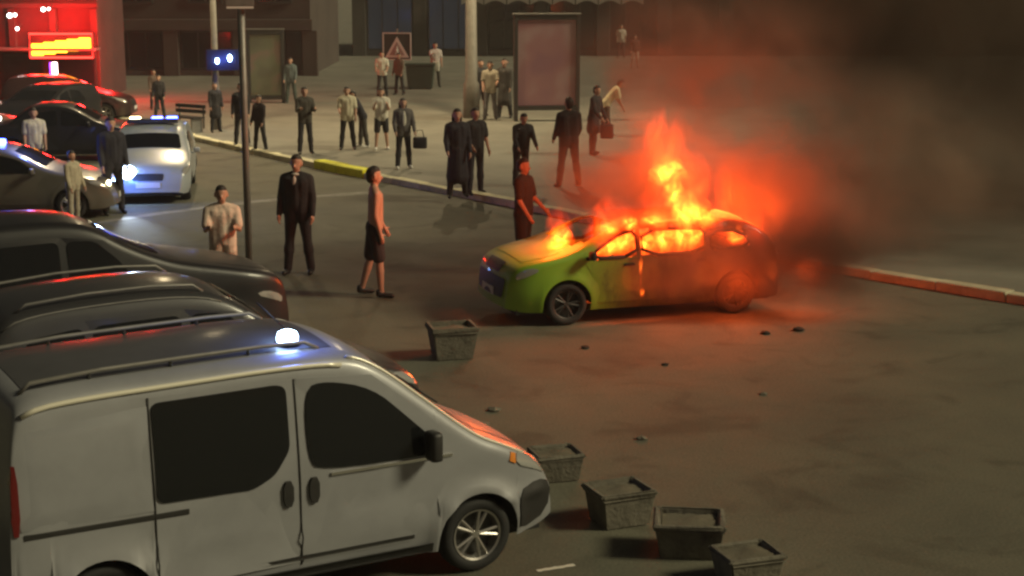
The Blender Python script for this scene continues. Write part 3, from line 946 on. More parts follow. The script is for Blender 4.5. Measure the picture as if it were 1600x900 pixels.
# ------------------------------------------------------------------ smoke
def smoke_mat(name, dens, col, nscale, lo=.42, hi=.66, ani=.1):
    m = bpy.data.materials.new(name)
    m.use_nodes = True
    nt = m.node_tree
    nt.nodes.clear()
    out = nt.nodes.new("ShaderNodeOutputMaterial")
    pv = nt.nodes.new("ShaderNodeVolumePrincipled")
    pv.inputs["Color"].default_value = (*col, 1)
    pv.inputs["Anisotropy"].default_value = ani
    tc = nt.nodes.new("ShaderNodeTexCoord")
    ln = nt.nodes.new("ShaderNodeVectorMath"); ln.operation = 'LENGTH'
    nt.links.new(tc.outputs["Object"], ln.inputs[0])
    fall = nt.nodes.new("ShaderNodeMapRange"); fall.interpolation_type = 'SMOOTHSTEP'
    fall.inputs[1].default_value = 1.0; fall.inputs[2].default_value = 0.2
    nt.links.new(ln.outputs["Value"], fall.inputs[0])
    ge = nt.nodes.new("ShaderNodeNewGeometry")
    no = nt.nodes.new("ShaderNodeTexNoise")
    no.inputs["Scale"].default_value = nscale
    no.inputs["Detail"].default_value = 3
    no.inputs["Distortion"].default_value = 0.8
    nt.links.new(ge.outputs["Position"], no.inputs["Vector"])
    nr = nt.nodes.new("ShaderNodeMapRange")
    nr.inputs[1].default_value = lo; nr.inputs[2].default_value = hi
    nr.inputs[3].default_value = 0.10; nr.inputs[4].default_value = 1.0
    nt.links.new(no.outputs["Fac"], nr.inputs[0])
    mu = nt.nodes.new("ShaderNodeMath"); mu.operation = 'MULTIPLY'
    nt.links.new(fall.outputs[0], mu.inputs[0]); nt.links.new(nr.outputs[0], mu.inputs[1])
    m2 = nt.nodes.new("ShaderNodeMath"); m2.operation = 'MULTIPLY'; m2.inputs[1].default_value = dens
    nt.links.new(mu.outputs[0], m2.inputs[0])
    nt.links.new(m2.outputs[0], pv.inputs["Density"])
    nt.links.new(pv.outputs[0], out.inputs["Volume"])
    return m
bm = bmesh.new(); bmesh.ops.create_icosphere(bm, subdivisions=3, radius=1.0)
puff0 = bm_mesh(bm, 'smoke_puff', True)
smoke = empty('smoke', (2.0, 23.5, 1.0), 0, 'dark brown smoke glowing orange above the burning car and drifting right', 'smoke')
smoke["kind"] = "stuff"
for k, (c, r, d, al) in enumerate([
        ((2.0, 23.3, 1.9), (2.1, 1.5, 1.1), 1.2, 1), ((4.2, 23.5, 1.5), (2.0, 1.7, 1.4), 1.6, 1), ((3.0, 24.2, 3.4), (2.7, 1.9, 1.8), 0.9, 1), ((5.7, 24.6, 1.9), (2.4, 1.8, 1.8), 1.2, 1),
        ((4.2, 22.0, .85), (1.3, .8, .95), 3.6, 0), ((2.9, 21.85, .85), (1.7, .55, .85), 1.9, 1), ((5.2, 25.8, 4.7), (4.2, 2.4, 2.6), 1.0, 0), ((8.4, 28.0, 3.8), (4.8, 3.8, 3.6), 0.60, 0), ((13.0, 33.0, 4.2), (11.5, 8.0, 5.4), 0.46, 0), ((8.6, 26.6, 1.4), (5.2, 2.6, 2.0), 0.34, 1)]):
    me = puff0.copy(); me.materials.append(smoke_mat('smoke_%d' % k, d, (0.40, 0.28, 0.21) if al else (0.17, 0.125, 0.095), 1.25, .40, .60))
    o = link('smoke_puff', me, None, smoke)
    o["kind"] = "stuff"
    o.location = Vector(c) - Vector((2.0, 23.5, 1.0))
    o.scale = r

# ------------------------------------------------------------------ planters and litter on the road
def planter(label, loc, rz, w=.56, h=.50, tilt=0.0, taper=.80):
    root = empty('planter', loc, rz, label, 'planter', 'concrete planters across the road')
    root.rotation_euler = (tilt, 0, rz)
    bm = bmesh.new()
    def sq(s, z, n=4): return [bm.verts.new((i * s / 2, j * s / 2 * .86, z)) for i, j in ((-1, -1), (1, -1), (1, 1), (-1, 1))]
    rings = [sq(w * taper, 0), sq(w * .97, h * .84), sq(w * 1.04, h * .86), sq(w * 1.04, h), sq(w * .84, h), sq(w * .78, h * .58)]
    for a, b in zip(rings, rings[1:]):
        for k in range(4): bm.faces.new((a[k], a[(k + 1) % 4], b[(k + 1) % 4], b[k]))
    bm.faces.new(rings[0][::-1]); bm.faces.new(rings[-1])
    bmesh.ops.bevel(bm, geom=bm.edges[:], offset=.012, segments=2, affect='EDGES')
    for vv in bm.verts: vv.co += Vector((random.uniform(-.006, .006), random.uniform(-.006, .006), random.uniform(-.004, .004)))
    link('tub', bm_mesh(bm, 'tub'), M['concrete'], root)
    bm = bmesh.new()
    bmesh.ops.create_grid(bm, x_segments=8, y_segments=8, size=w * .395)
    for vv in bm.verts:
        vv.co.y *= .86
        vv.co.z = h * .84 + random.uniform(-.006, .010) + .03 * math.exp(-((vv.co.x - .06) ** 2 + vv.co.y ** 2) * 40)
    link('soil', bm_mesh(bm, 'soil', True), M['soil'], root)
    return root
planter('concrete planter standing alone near the front of the burning car', (-.76, 19.75, 0), R(14), .58, .42)
planter('concrete planter just beyond the nose of the silver van', (.42, 14.8, 0), R(16), .46, .28)
planter('concrete planter right of the silver van, farthest of three in a row', (.95, 13.55, 0), R(22), .52, .33)
planter('concrete planter in the middle of three in a row', (1.49, 12.80, 0), R(-6), .58, .31)
planter('concrete planter cut by the bottom edge of the picture', (1.88, 12.12, 0), R(18), .48, .27)
for k, (x, y, s) in enumerate([(3.41, 21.04, .06), (3.89, 21.24, .07), (.95, 20.2, .05), (1.9, 19.3, .04), (-.2, 17.2, .06), (1.35, 16.1, .05), (2.9, 17.9, .04), (-.35, 16.55, .09)]):
    bm = bmesh.new(); bmesh.ops.create_icosphere(bm, subdivisions=2, radius=s)
    for vv in bm.verts: vv.co = Vector((vv.co.x * random.uniform(.9, 1.5), vv.co.y * random.uniform(.8, 1.2), vv.co.z * .5 * random.uniform(.7, 1.2)))
    o = link('debris', bm_mesh(bm, 'debris'), M['charred'] if k < 4 else M['concrete'])
    o.location = (x, y, s * .30)
    tag(o, ['small charred lump on the red-lit road, left of a pair behind the burning car', 'small charred lump on the red-lit road, right of a pair behind the burning car', 'charred scrap on the road below the burning car door',
            'tiny charred scrap on the open road below the burning car', 'concrete crumb between the silver van and the lone planter', 'concrete crumb on the open road right of the van bonnet', 'concrete crumb in the middle of the open road', 'concrete lump just beyond the windscreen of the silver van'][k], 'debris', 'debris on the road')
# a worn stroke of paint beside the front wheel of the van
bm = bmesh.new()
n = 12
lo = [bm.verts.new((-.17 + .34 * k / n, -.024 + random.uniform(-.006, .006), .004)) for k in range(n + 1)]
hi = [bm.verts.new((-.17 + .34 * k / n, .024 + random.uniform(-.008, .008), .004)) for k in range(n + 1)]
for k in range(n): bm.faces.new((lo[k], lo[k + 1], hi[k + 1], hi[k]))
o = link('paint_mark_light_streak', bm_mesh(bm), M['road_paint']); o.location = (.36, 12.42, 0); o.rotation_euler = (0, 0, R(24)); tag(o, kind='structure')

# headlight streak across the far side of the road, painted as a pale strip
bm = bmesh.new()
pts = [(-8.05, 30.8), (-6.9, 32.2), (-5.9, 33.35), (-4.4, 34.4), (-2.9, 35.2)]
pts = chaikin(pts, 2)
pr_ = None
for x, y in pts:
    c = (bm.verts.new((x, y - .22 + random.uniform(-.04, .04), .004)), bm.verts.new((x, y + .22 + random.uniform(-.04, .04), .004)))
    if pr_: bm.faces.new((pr_[0], c[0], c[1], pr_[1]))
    pr_ = c
o = link('paint_mark_light_streak', bm_mesh(bm), mat('light_streak', (.24, .235, .20), .7, var=.5, scale=3, low_tone=(.13, .12, .09))); tag(o, kind='structure')

# blue strobe standing on the roof of the silver van
bz = van.T(2.27) + .018
bp = lot(2.27, -.46)
bc = empty('strobe_beacon', (bp.x, bp.y, bz), YAW, 'blue-white flashing beacon on the roof of the silver van', 'beacon')
bm = bmesh.new(); lathe(bm, [(.001, 0), (.085, 0), (.085, .03), (.07, .04), (.001, .04)], 20); link('base', bm_mesh(bm, 'base', False), M['black_plastic'], bc)
bm = bmesh.new(); lathe(bm, [(.066, .041), (.068, .08), (.058, .12), (.03, .138), (.001, .142)], 20); link('lens', bm_mesh(bm, 'lens', True), M['lit_blue_white'], bc)
bc.scale = (1.2, 1.2, .85)
point('beacon_glow', bc, (.05, -.05, .32), 7, (.12, .22, 1.0), .08)
# ------------------------------------------------------------------ poles, posters, signs
def lamp_post(label, loc, rad, height, arm, energy):
    root = empty('street_lamp', loc, 0, label, 'street lamp', 'street lamps on the pavement')
    bm = bmesh.new(); tube(bm, [(0, 0, 0), (0, 0, 1.1), (0, 0, 1.2), (0, 0, height)], [rad * 1.35, rad * 1.3, rad, rad * .6], 16); link('pole', bm_mesh(bm, 'pole', True), M['pole'], root)
    bm = bmesh.new(); tube(bm, [(0, 0, height - .1), (arm * .3, -.3, height + .35), (arm, -1.3, height + .5)], [.06, .05, .04], 8); link('arm', bm_mesh(bm, 'arm', True), M['pole'], root)
    bm = bmesh.new(); box(bm, (arm, -1.55, height + .5), (.28, .62, .13), bev=.04); hd = link('lamp_head', bm_mesh(bm, 'lamp_head', True), M['grey_metal'], root)
    bm = bmesh.new(); box(bm, (arm, -1.55, height + .425), (.2, .5, .03), bev=.01); link('lamp_glass', bm_mesh(bm, 'lamp_glass'), M['lit_street'], hd)
    spot('street_light', root, (arm, -1.55, height + .35), (0, -.15, -1), energy, (1.0, .78, .45), 150, .15)
    return root
M['lit_street'] = emitter('lit_street', (1.0, .78, .42), 60)
lp = lamp_post('slim street lamp post beside the blue lit sign', (-8.9, 48.34, .105), .105, 9.0, -.3, 1700)
lamp_post('thick street lamp post left of the pink poster case', (-1.32, 52.3, .105), .20, 9.5, .4, 2100)
bs = empty('lit_sign', (-8.62, 48.15, 2.2), R(8), 'small dark blue sign with two bright lamps on the slim lamp post', 'sign')
bm = bmesh.new(); box(bm, (0, 0, 0), (1.0, .08, .62), bev=.01); link('board', bm_mesh(bm), mat('blue_board', (.008, .012, .05), .4), bs)
for x, z, r_ in ((-.17, -.02, .085), (.20, .06, .10)):
    lamp_disc('sign_lamp', bs, (x, -.09, z), r_, M['lit_blue_white'])
point('sign_light', bs, (0, -.45, .0), 5, (.06, .12, 1.0), .08)

tp = empty('sign_post', (-4.09, 24.5, 0), 0, 'thin dark post with a sign box at the top in the road', 'post')
bm = bmesh.new(); tube(bm, [(0, 0, 0), (0, 0, 4.9)], .055, 12); link('pole', bm_mesh(bm, 'pole', True), M['grey_metal'], tp)
bm = bmesh.new(); lathe(bm, [(.11, 0), (.11, .03), (.06, .06)], 16); link('base_plate', bm_mesh(bm), M['dark_metal'], tp)
bm = bmesh.new(); box(bm, (.0, -.08, 4.52), (.42, .05, .46), R(10), bev=.01); sp = link('sign_panel', bm_mesh(bm), M['grey_metal'], tp)
bm = bmesh.new(); box(bm, (0, -.08, 4.265), (.40, .06, .03), R(10)); link('panel_edge', bm_mesh(bm), M['white_sign'], sp)

def poster_mat(name, a, b, c, scale):
    m = mat(name, a, .35)
    nt = m.node_tree
    bs_ = nt.nodes["Principled BSDF"]
    tc = nt.nodes.new("ShaderNodeTexCoord")
    no = nt.nodes.new("ShaderNodeTexNoise"); no.inputs["Scale"].default_value = scale; no.inputs["Detail"].default_value = 1.5
    nt.links.new(tc.outputs["Object"], no.inputs["Vector"])
    rp = nt.nodes.new("ShaderNodeValToRGB")
    e = rp.color_ramp.elements
    e[0].position = .38; e[0].color = (*a, 1); e[1].position = .62; e[1].color = (*b, 1)
    n = e.new(.52); n.color = (*c, 1)
    nt.links.new(no.outputs["Fac"], rp.inputs[0]); nt.links.new(rp.outputs[0], bs_.inputs["Base Color"])
    return m
def poster_case(label, loc, rz, w, h, foot, pm):
    root = empty('poster_case', loc, rz, label, 'poster')
    bm = bmesh.new()
    for sx in (-1, 1): box(bm, (sx * (w / 2 - .06), 0, (h + foot) / 2), (.12, .26, h + foot - .002), bev=.012)
    link('upright', bm_mesh(bm), M['dark_metal'], root)
    bm = bmesh.new(); box(bm, (0, 0, foot + .07), (w - .244, .24, .14), bev=.01); link('bottom_rail', bm_mesh(bm), M['dark_metal'], root)
    bm = bmesh.new(); box(bm, (0, 0, foot + h - .08), (w - .244, .25, .16), bev=.01); link('top_rail', bm_mesh(bm), M['dark_metal'], root)
    bm = bmesh.new(); box(bm, (0, -.01, foot + h + .025), (w + .06, .32, .045), bev=.01); link('cap', bm_mesh(bm), M['grey_metal'], root)
    bm = bmesh.new(); box(bm, (0, -.03, foot + h / 2 - .005), (w - .25, .05, h - .31)); po = link('poster_sheet', bm_mesh(bm), pm, root)
    bm = bmesh.new(); box(bm, (0, .05, foot + h / 2), (w - .25, .03, h - .31)); link('back_panel', bm_mesh(bm), M['dark_metal'], root)
    return root
poster_case('tall advertising case with a dusky pink poster on the pavement', (1.10, 51.2, .105), R(7), 2.10, 3.0, .35, poster_mat('pink_poster', (.28, .14, .17), (.38, .25, .25), (.33, .17, .18), .8))
poster_case('smaller advertising case with a greenish poster beyond the thin post', (-8.92, 58.43, .105), R(5), 1.34, 2.5, .12, poster_mat('green_poster', (.13, .13, .09), (.22, .16, .13), (.16, .17, .11), 1.3))

ws = empty('warning_sign', (-4.48, 63.0, .105), R(-6), 'triangular warning sign on a square framed board above the far people', 'sign')
bm = bmesh.new(); tube(bm, [(0, .05, 0), (0, .05, 2.5)], .035, 8); link('post', bm_mesh(bm), M['grey_metal'], ws)
bm = bmesh.new(); box(bm, (0, 0, 1.82), (1.08, .03, 1.06)); link('board', bm_mesh(bm), M['dark_metal'], ws)
bm = bmesh.new()
for (cx, cz, sx, sz) in ((0, 2.33, 1.12, .04), (0, 1.31, 1.12, .04), (-.54, 1.82, .04, .98), (.54, 1.82, .04, .98)): box(bm, (cx, -.012, cz), (sx, .035, sz))
link('frame', bm_mesh(bm), M['white_sign'], ws)
M['pink_sign'] = mat('pink_sign', (.42, .30, .28), .5)
def tri(bm, s, y0, y1, cz):
    p = [(-s, cz - s * .577), (s, cz - s * .577), (0, cz + s * 1.155)]
    a = [bm.verts.new((x, y0, z)) for x, z in p]; b = [bm.verts.new((x, y1, z)) for x, z in p]
    bm.faces.new(a); bm.faces.new(b[::-1])
    for k in range(3): bm.faces.new((a[k], b[k], b[(k + 1) % 3], a[(k + 1) % 3]))
bm = bmesh.new(); tri(bm, .47, -.032, -.018, 1.66); t1 = link('triangle', bm_mesh(bm), M['white_sign'], ws)
bm = bmesh.new(); tri(bm, .30, -.040, -.033, 1.655); t2 = link('triangle_face', bm_mesh(bm), M['pink_sign'], t1)
bm = bmesh.new()                                                     # striding figure on the face
tube(bm, [(0, -.046, 1.74), (0, -.046, 1.66)], .035, 6); tube(bm, [(0, -.046, 1.65), (-.06, -.046, 1.52)], .022, 6); tube(bm, [(0, -.046, 1.65), (.07, -.046, 1.52)], .022, 6); tube(bm, [(-.07, -.046, 1.66), (0, -.046, 1.73), (.06, -.046, 1.66)], .016, 6)
bmesh.ops.create_icosphere(bm, subdivisions=1, radius=.035, matrix=Matrix.Translation((0, -.046, 1.79)))
link('walking_figure', bm_mesh(bm), M['white_sign'], t1)

bn = empty('litter_bin', (-3.72, 65.4, .105), 0, 'dark green bin on the pavement beside the warning sign', 'bin')
bm = bmesh.new(); box(bm, (0, 0, .48), (1.15, .7, .90), bev=.04, taper=.86); link('body', bm_mesh(bm), M['bin_green'], bn)
bm = bmesh.new(); box(bm, (0, .02, .985), (1.2, .78, .09), bev=.03); link('lid', bm_mesh(bm), M['bin_green'], bn)
bm = bmesh.new()
for x in (-.4, .4): tube(bm, [(x, -.04 - .3, .04), (x, .04 - .3, .04)], .05, 8)
link('castor', bm_mesh(bm), M['rubber'], bn)

be = empty('bench', (-9.75, 47.7, .105), R(-35), 'dark wooden bench on the pavement left of the slim lamp post', 'bench')
for k in range(4):
    bm = bmesh.new(); box(bm, (0, -.18 + .12 * k, .44), (1.25, .10, .04), bev=.008); link('seat_slat', bm_mesh(bm), M['dark_metal'], be)
for k in range(2):
    bm = bmesh.new(); box(bm, (0, .26, .60 + .15 * k), (1.25, .035, .11), bev=.008); link('back_slat', bm_mesh(bm), M['dark_metal'], be)
for x in (-.5, .5):
    bm = bmesh.new(); box(bm, (x, 0, .21), (.05, .42, .42)); box(bm, (x, .295, .45), (.05, .03, .70)); link('leg', bm_mesh(bm), M['grey_metal'], be)

# ------------------------------------------------------------------ buildings behind the pavement (their ground floors fill the top of the picture)
def window_unit(parent, x, z, w, h, y, glass, mullions=1):
    bm = bmesh.new()
    t = .09
    for (cx, cz, sx, sz) in ((0, h / 2 - t / 2, w, t), (0, -h / 2 + t / 2, w, t), (-w / 2 + t / 2, 0, t, h - 2 * t - .004), (w / 2 - t / 2, 0, t, h - 2 * t - .004)):
        box(bm, (x + cx, y - .03, z + cz), (sx, .12, sz))
    for k in range(mullions):
        box(bm, (x - w / 2 + w * (k + 1) / (mullions + 1), y - .02, z), (.06, .09, h - 2 * t - .004))
    f = link('window', bm_mesh(bm, 'window'), M['facade_dark'], parent)
    bm = bmesh.new(); box(bm, (x, y + .03, z), (w - .1, .02, h - .1)); link('pane', bm_mesh(bm), glass, f)
    return f
def facade(name, label, x0, x1, y, H, bays, wall, cols, glass_fn, z_sill, z_head, lintel):
    root = empty(name, ((x0 + x1) / 2, y, .105), 0, label, 'building')
    cx = (x0 + x1) / 2
    bm = bmesh.new(); box(bm, (0, 6.4, H / 2), (x1 - x0, 12, H)); link('wall', bm_mesh(bm), wall, root)
    n = bays
    bw = (x1 - x0) / n
    for k in range(n + 1):
        bm = bmesh.new(); box(bm, (x0 - cx + bw * k, .2, z_head / 2), (bw * .22, .42, z_head), bev=.03); link('pillar', bm_mesh(bm), cols, root)
    bm = bmesh.new(); box(bm, (0, .16, z_head + lintel / 2), (x1 - x0 + .3, .5, lintel), bev=.03); link('lintel', bm_mesh(bm), cols, root)
    for k in range(n):
        x = x0 - cx + bw * (k + .5)
        window_unit(root, x, (z_sill + z_head) / 2, bw * .76, z_head - z_sill - .02, .36, glass_fn(k), 2)
        bm = bmesh.new(); box(bm, (x, .30, z_sill / 2 - .005), (bw * .77, .16, z_sill - .012)); link('stall_riser', bm_mesh(bm), cols, root)
    fl = z_head + lintel
    for st in range(max(0, int((H - fl) / 3.1))):
        for k in range(n):
            window_unit(root, x0 - cx + bw * (k + .5), fl + 1.55 + 3.1 * st, bw * .5, 1.7, .36, M['shop_glass'], 1)
    return root
facade('shop_building', 'dark brown building with pillars behind the pavement at left', -44, -9.2, 73.5, 12.5, 11, M['facade_brown'], M['facade_brown'], lambda k: M['shop_glass'], .25, 2.05, .5)
sb = facade('shop_building', 'grey building with blue lit shop window and scalloped awnings in the background', -8.6, 60, 91, 13, 20, M['facade_grey'], M['facade_grey'], lambda k: M['shop_blue'] if k in (0, 1) else M['shop_glass'], .3, 3.3, .7)
for k in range(8):                                                    # scalloped awnings over the shop front
    bm = bmesh.new()
    x = -2.2 + 1.27 * k - 25.7
    n = 10
    prev = None
    for j in range(n + 1):
        t = j / n
        X = x - .60 + 1.2 * t
        drop = .22 * math.sin(math.pi * t)
        a = [bm.verts.new((X, .0, 3.95)), bm.verts.new((X, -.7, 3.55)), bm.verts.new((X, -.95, 3.22)), bm.verts.new((X, -.95, 3.17 - .3 + drop))]
        if prev:
            for i in range(3): bm.faces.new((prev[i], a[i], a[i + 1], prev[i + 1]))
        prev = a
    o = link('awning', bm_mesh(bm, 'awning', False), M['awning'], sb)
    md = o.modifiers.new('thick', 'SOLIDIFY'); md.thickness = .02

# kiosk with the red neon sign
ki = empty('kiosk', (-20.2, 60.5, 0), R(0), 'kiosk washed in red light under a yellow and red neon sign', 'kiosk')
M['kiosk_wall'] = mat('kiosk_wall', (.11, .05, .045), .8, var=.25, scale=1.2)
bm = bmesh.new(); box(bm, (0, 2.2, 2.15), (9.4, 4, 4.3), bev=.04); link('wall', bm_mesh(bm), M['kiosk_wall'], ki)
for k in range(5):
    bm = bmesh.new(); box(bm, (-4.0 + 1.95 * k, .13, 1.0), (1.55, .14, 1.55), bev=.02); f = link('window', bm_mesh(bm), M['facade_dark'], ki)
    bm = bmesh.new(); box(bm, (-4.0 + 1.95 * k, .05, 1.0), (1.38, .03, 1.38)); link('pane', bm_mesh(bm), M['shop_glass'], f)
bm = bmesh.new(); box(bm, (0, -.25, 1.95), (9.5, .9, .10), bev=.02); link('canopy', bm_mesh(bm), M['grey_metal'], ki)
for k in range(7):
    bm = bmesh.new(); box(bm, (-4.6 + 1.53 * k, .10, 2.72), (.26, .22, 1.42), bev=.02); link('pilaster', bm_mesh(bm), M['kiosk_wall'], ki)
bm = bmesh.new(); box(bm, (0, .1, 3.55), (9.5, .22, .18), bev=.02); link('cornice', bm_mesh(bm), M['kiosk_wall'], ki)
M['neon_yellow'] = emitter('neon_yellow', (1.0, .42, .02), 5.0)
M['neon_red'] = emitter('neon_red', (1.0, .03, .02), 5.0)
ns = empty('neon_sign', (-16.75, 60.05, 1.70), 0, 'glowing yellow sign with red neon border on the kiosk', 'sign')
bm = bmesh.new(); box(bm, (0, .1, .38), (2.5, .12, .95), bev=.02); link('housing', bm_mesh(bm), M['dark_metal'], ns)
ym = [bm_ for bm_ in ()]
for k in range(5):
    bm = bmesh.new(); box(bm, (-.88 + .44 * k, .0, .24 + .055 * k), (.445, .06, .44), bev=.04); link('glowing_panel', bm_mesh(bm), M['neon_yellow'], ns)
bm = bmesh.new(); tube(bm, [(-1.16, .0, -.05), (1.16, .0, -.05), (1.16, .0, .82), (-1.16, .0, .82), (-1.16, .0, -.05)], .035, 8); link('neon_tube', bm_mesh(bm, 'neon_tube', True), M['neon_red'], ns)
for x, z, e in ((-.8, .9, 170), (.5, .9, 200), (1.6, .1, 190), (0, 1.9, 190), (2.4, 1.2, 200)):
    point('neon_light', ns, (x, -.9, z), e, (1.0, .015, .015), .25)
ls = empty('lit_strip', (-17.05, 59.95, .85), 0, 'upright white lit strip below the neon sign on the kiosk', 'sign')
bm = bmesh.new(); box(bm, (0, .06, .32), (.34, .10, .70), bev=.02); link('housing', bm_mesh(bm), M['dark_metal'], ls)
bm = bmesh.new(); box(bm, (.05, -.01, .32), (.18, .06, .60), bev=.02); link('white_tube', bm_mesh(bm), M['lit_white'], ls)
bm = bmesh.new(); box(bm, (-.10, -.01, .32), (.07, .06, .60), bev=.02); link('violet_tube', bm_mesh(bm), emitter('violet', (.25, .04, 1.0), 5), ls)
for k, (x, z, s) in enumerate(((-18.5, 3.2, .085), (-18.3, 3.22, .06), (-17.25, 3.42, .075), (-17.05, 3.44, .05), (-18.25, 2.72, .06))):
    o = lamp_disc('bulb', None, (x, 59.75, z), s, M['lit_white'], 1.0)
    tag(o, ['brightest bulb of a pair high at the left above the neon sign', 'dimmer bulb of the pair high at the left', 'bulb of the middle pair above the neon sign, nearer the left', 'smaller bulb of the middle pair above the neon sign', 'lowest bulb just above the neon sign'][k], 'bulb', 'bulbs above the kiosk')
    bm = bmesh.new(); tube(bm, [(0, 0, 0), (0, .35, .12), (0, .62, .15)], .018, 6); link('bracket', bm_mesh(bm), M['dark_metal'], o)

# ------------------------------------------------------------------ people
def capsule(bm, p0, p1, r0, r1, seg=10, sq=(1, 1)):
    p0 = Vector(p0); p1 = Vector(p1)
    d = p1 - p0
    L = d.length
    if L < 1e-5: d = Vector((0, 0, 1)); L = 1e-4
    d.normalize()
    rings = []
    for k in range(3): rings.append((-r0 * math.cos(k * math.pi / 6), r0 * math.sin(max(.12, k * math.pi / 6))))
    rings += [(0, r0), (L, r1)]
    for k in (2, 1, 0): rings.append((L + r1 * math.cos(k * math.pi / 6), r1 * math.sin(max(.12, k * math.pi / 6))))
    a = d.orthogonal().normalized() if abs(d.z) > .98 else d.cross(Vector((0, 0, 1))).normalized()
    b = d.cross(a).normalized()
    prev = None
    first = None
    for h, r in rings:
        ring = [bm.verts.new(p0 + d * h + (a * math.cos(t) + b * math.sin(t)) * r) for t in [2 * math.pi * k / seg for k in range(seg)]]
        if prev:
            for k in range(seg): bm.faces.new((prev[k], prev[(k + 1) % seg], ring[(k + 1) % seg], ring[k]))
        else: first = ring
        prev = ring
    bm.faces.new(first[::-1]); bm.faces.new(prev)

def fuse(prims, vox, grow=0.0, smooth=4, name='m'):
    bm = bmesh.new()
    for (p0, p1, r0, r1) in prims: capsule(bm, p0, p1, r0 + grow, r1 + grow)
    bmesh.ops.recalc_face_normals(bm, faces=bm.faces[:])
    me = bm_mesh(bm, name)
    o = bpy.data.objects.new('tmp', me)
    COL.objects.link(o)
    m = o.modifiers.new('r', 'REMESH'); m.mode = 'VOXEL'; m.voxel_size = vox; m.use_smooth_shade = True
    if smooth:
        s = o.modifiers.new('s', 'SMOOTH'); s.iterations = smooth; s.factor = .5
    dg = bpy.context.evaluated_depsgraph_get()
    res = bpy.data.meshes.new_from_object(o.evaluated_get(dg))
    bpy.data.objects.remove(o); bpy.data.meshes.remove(me)
    res.name = name
    return res

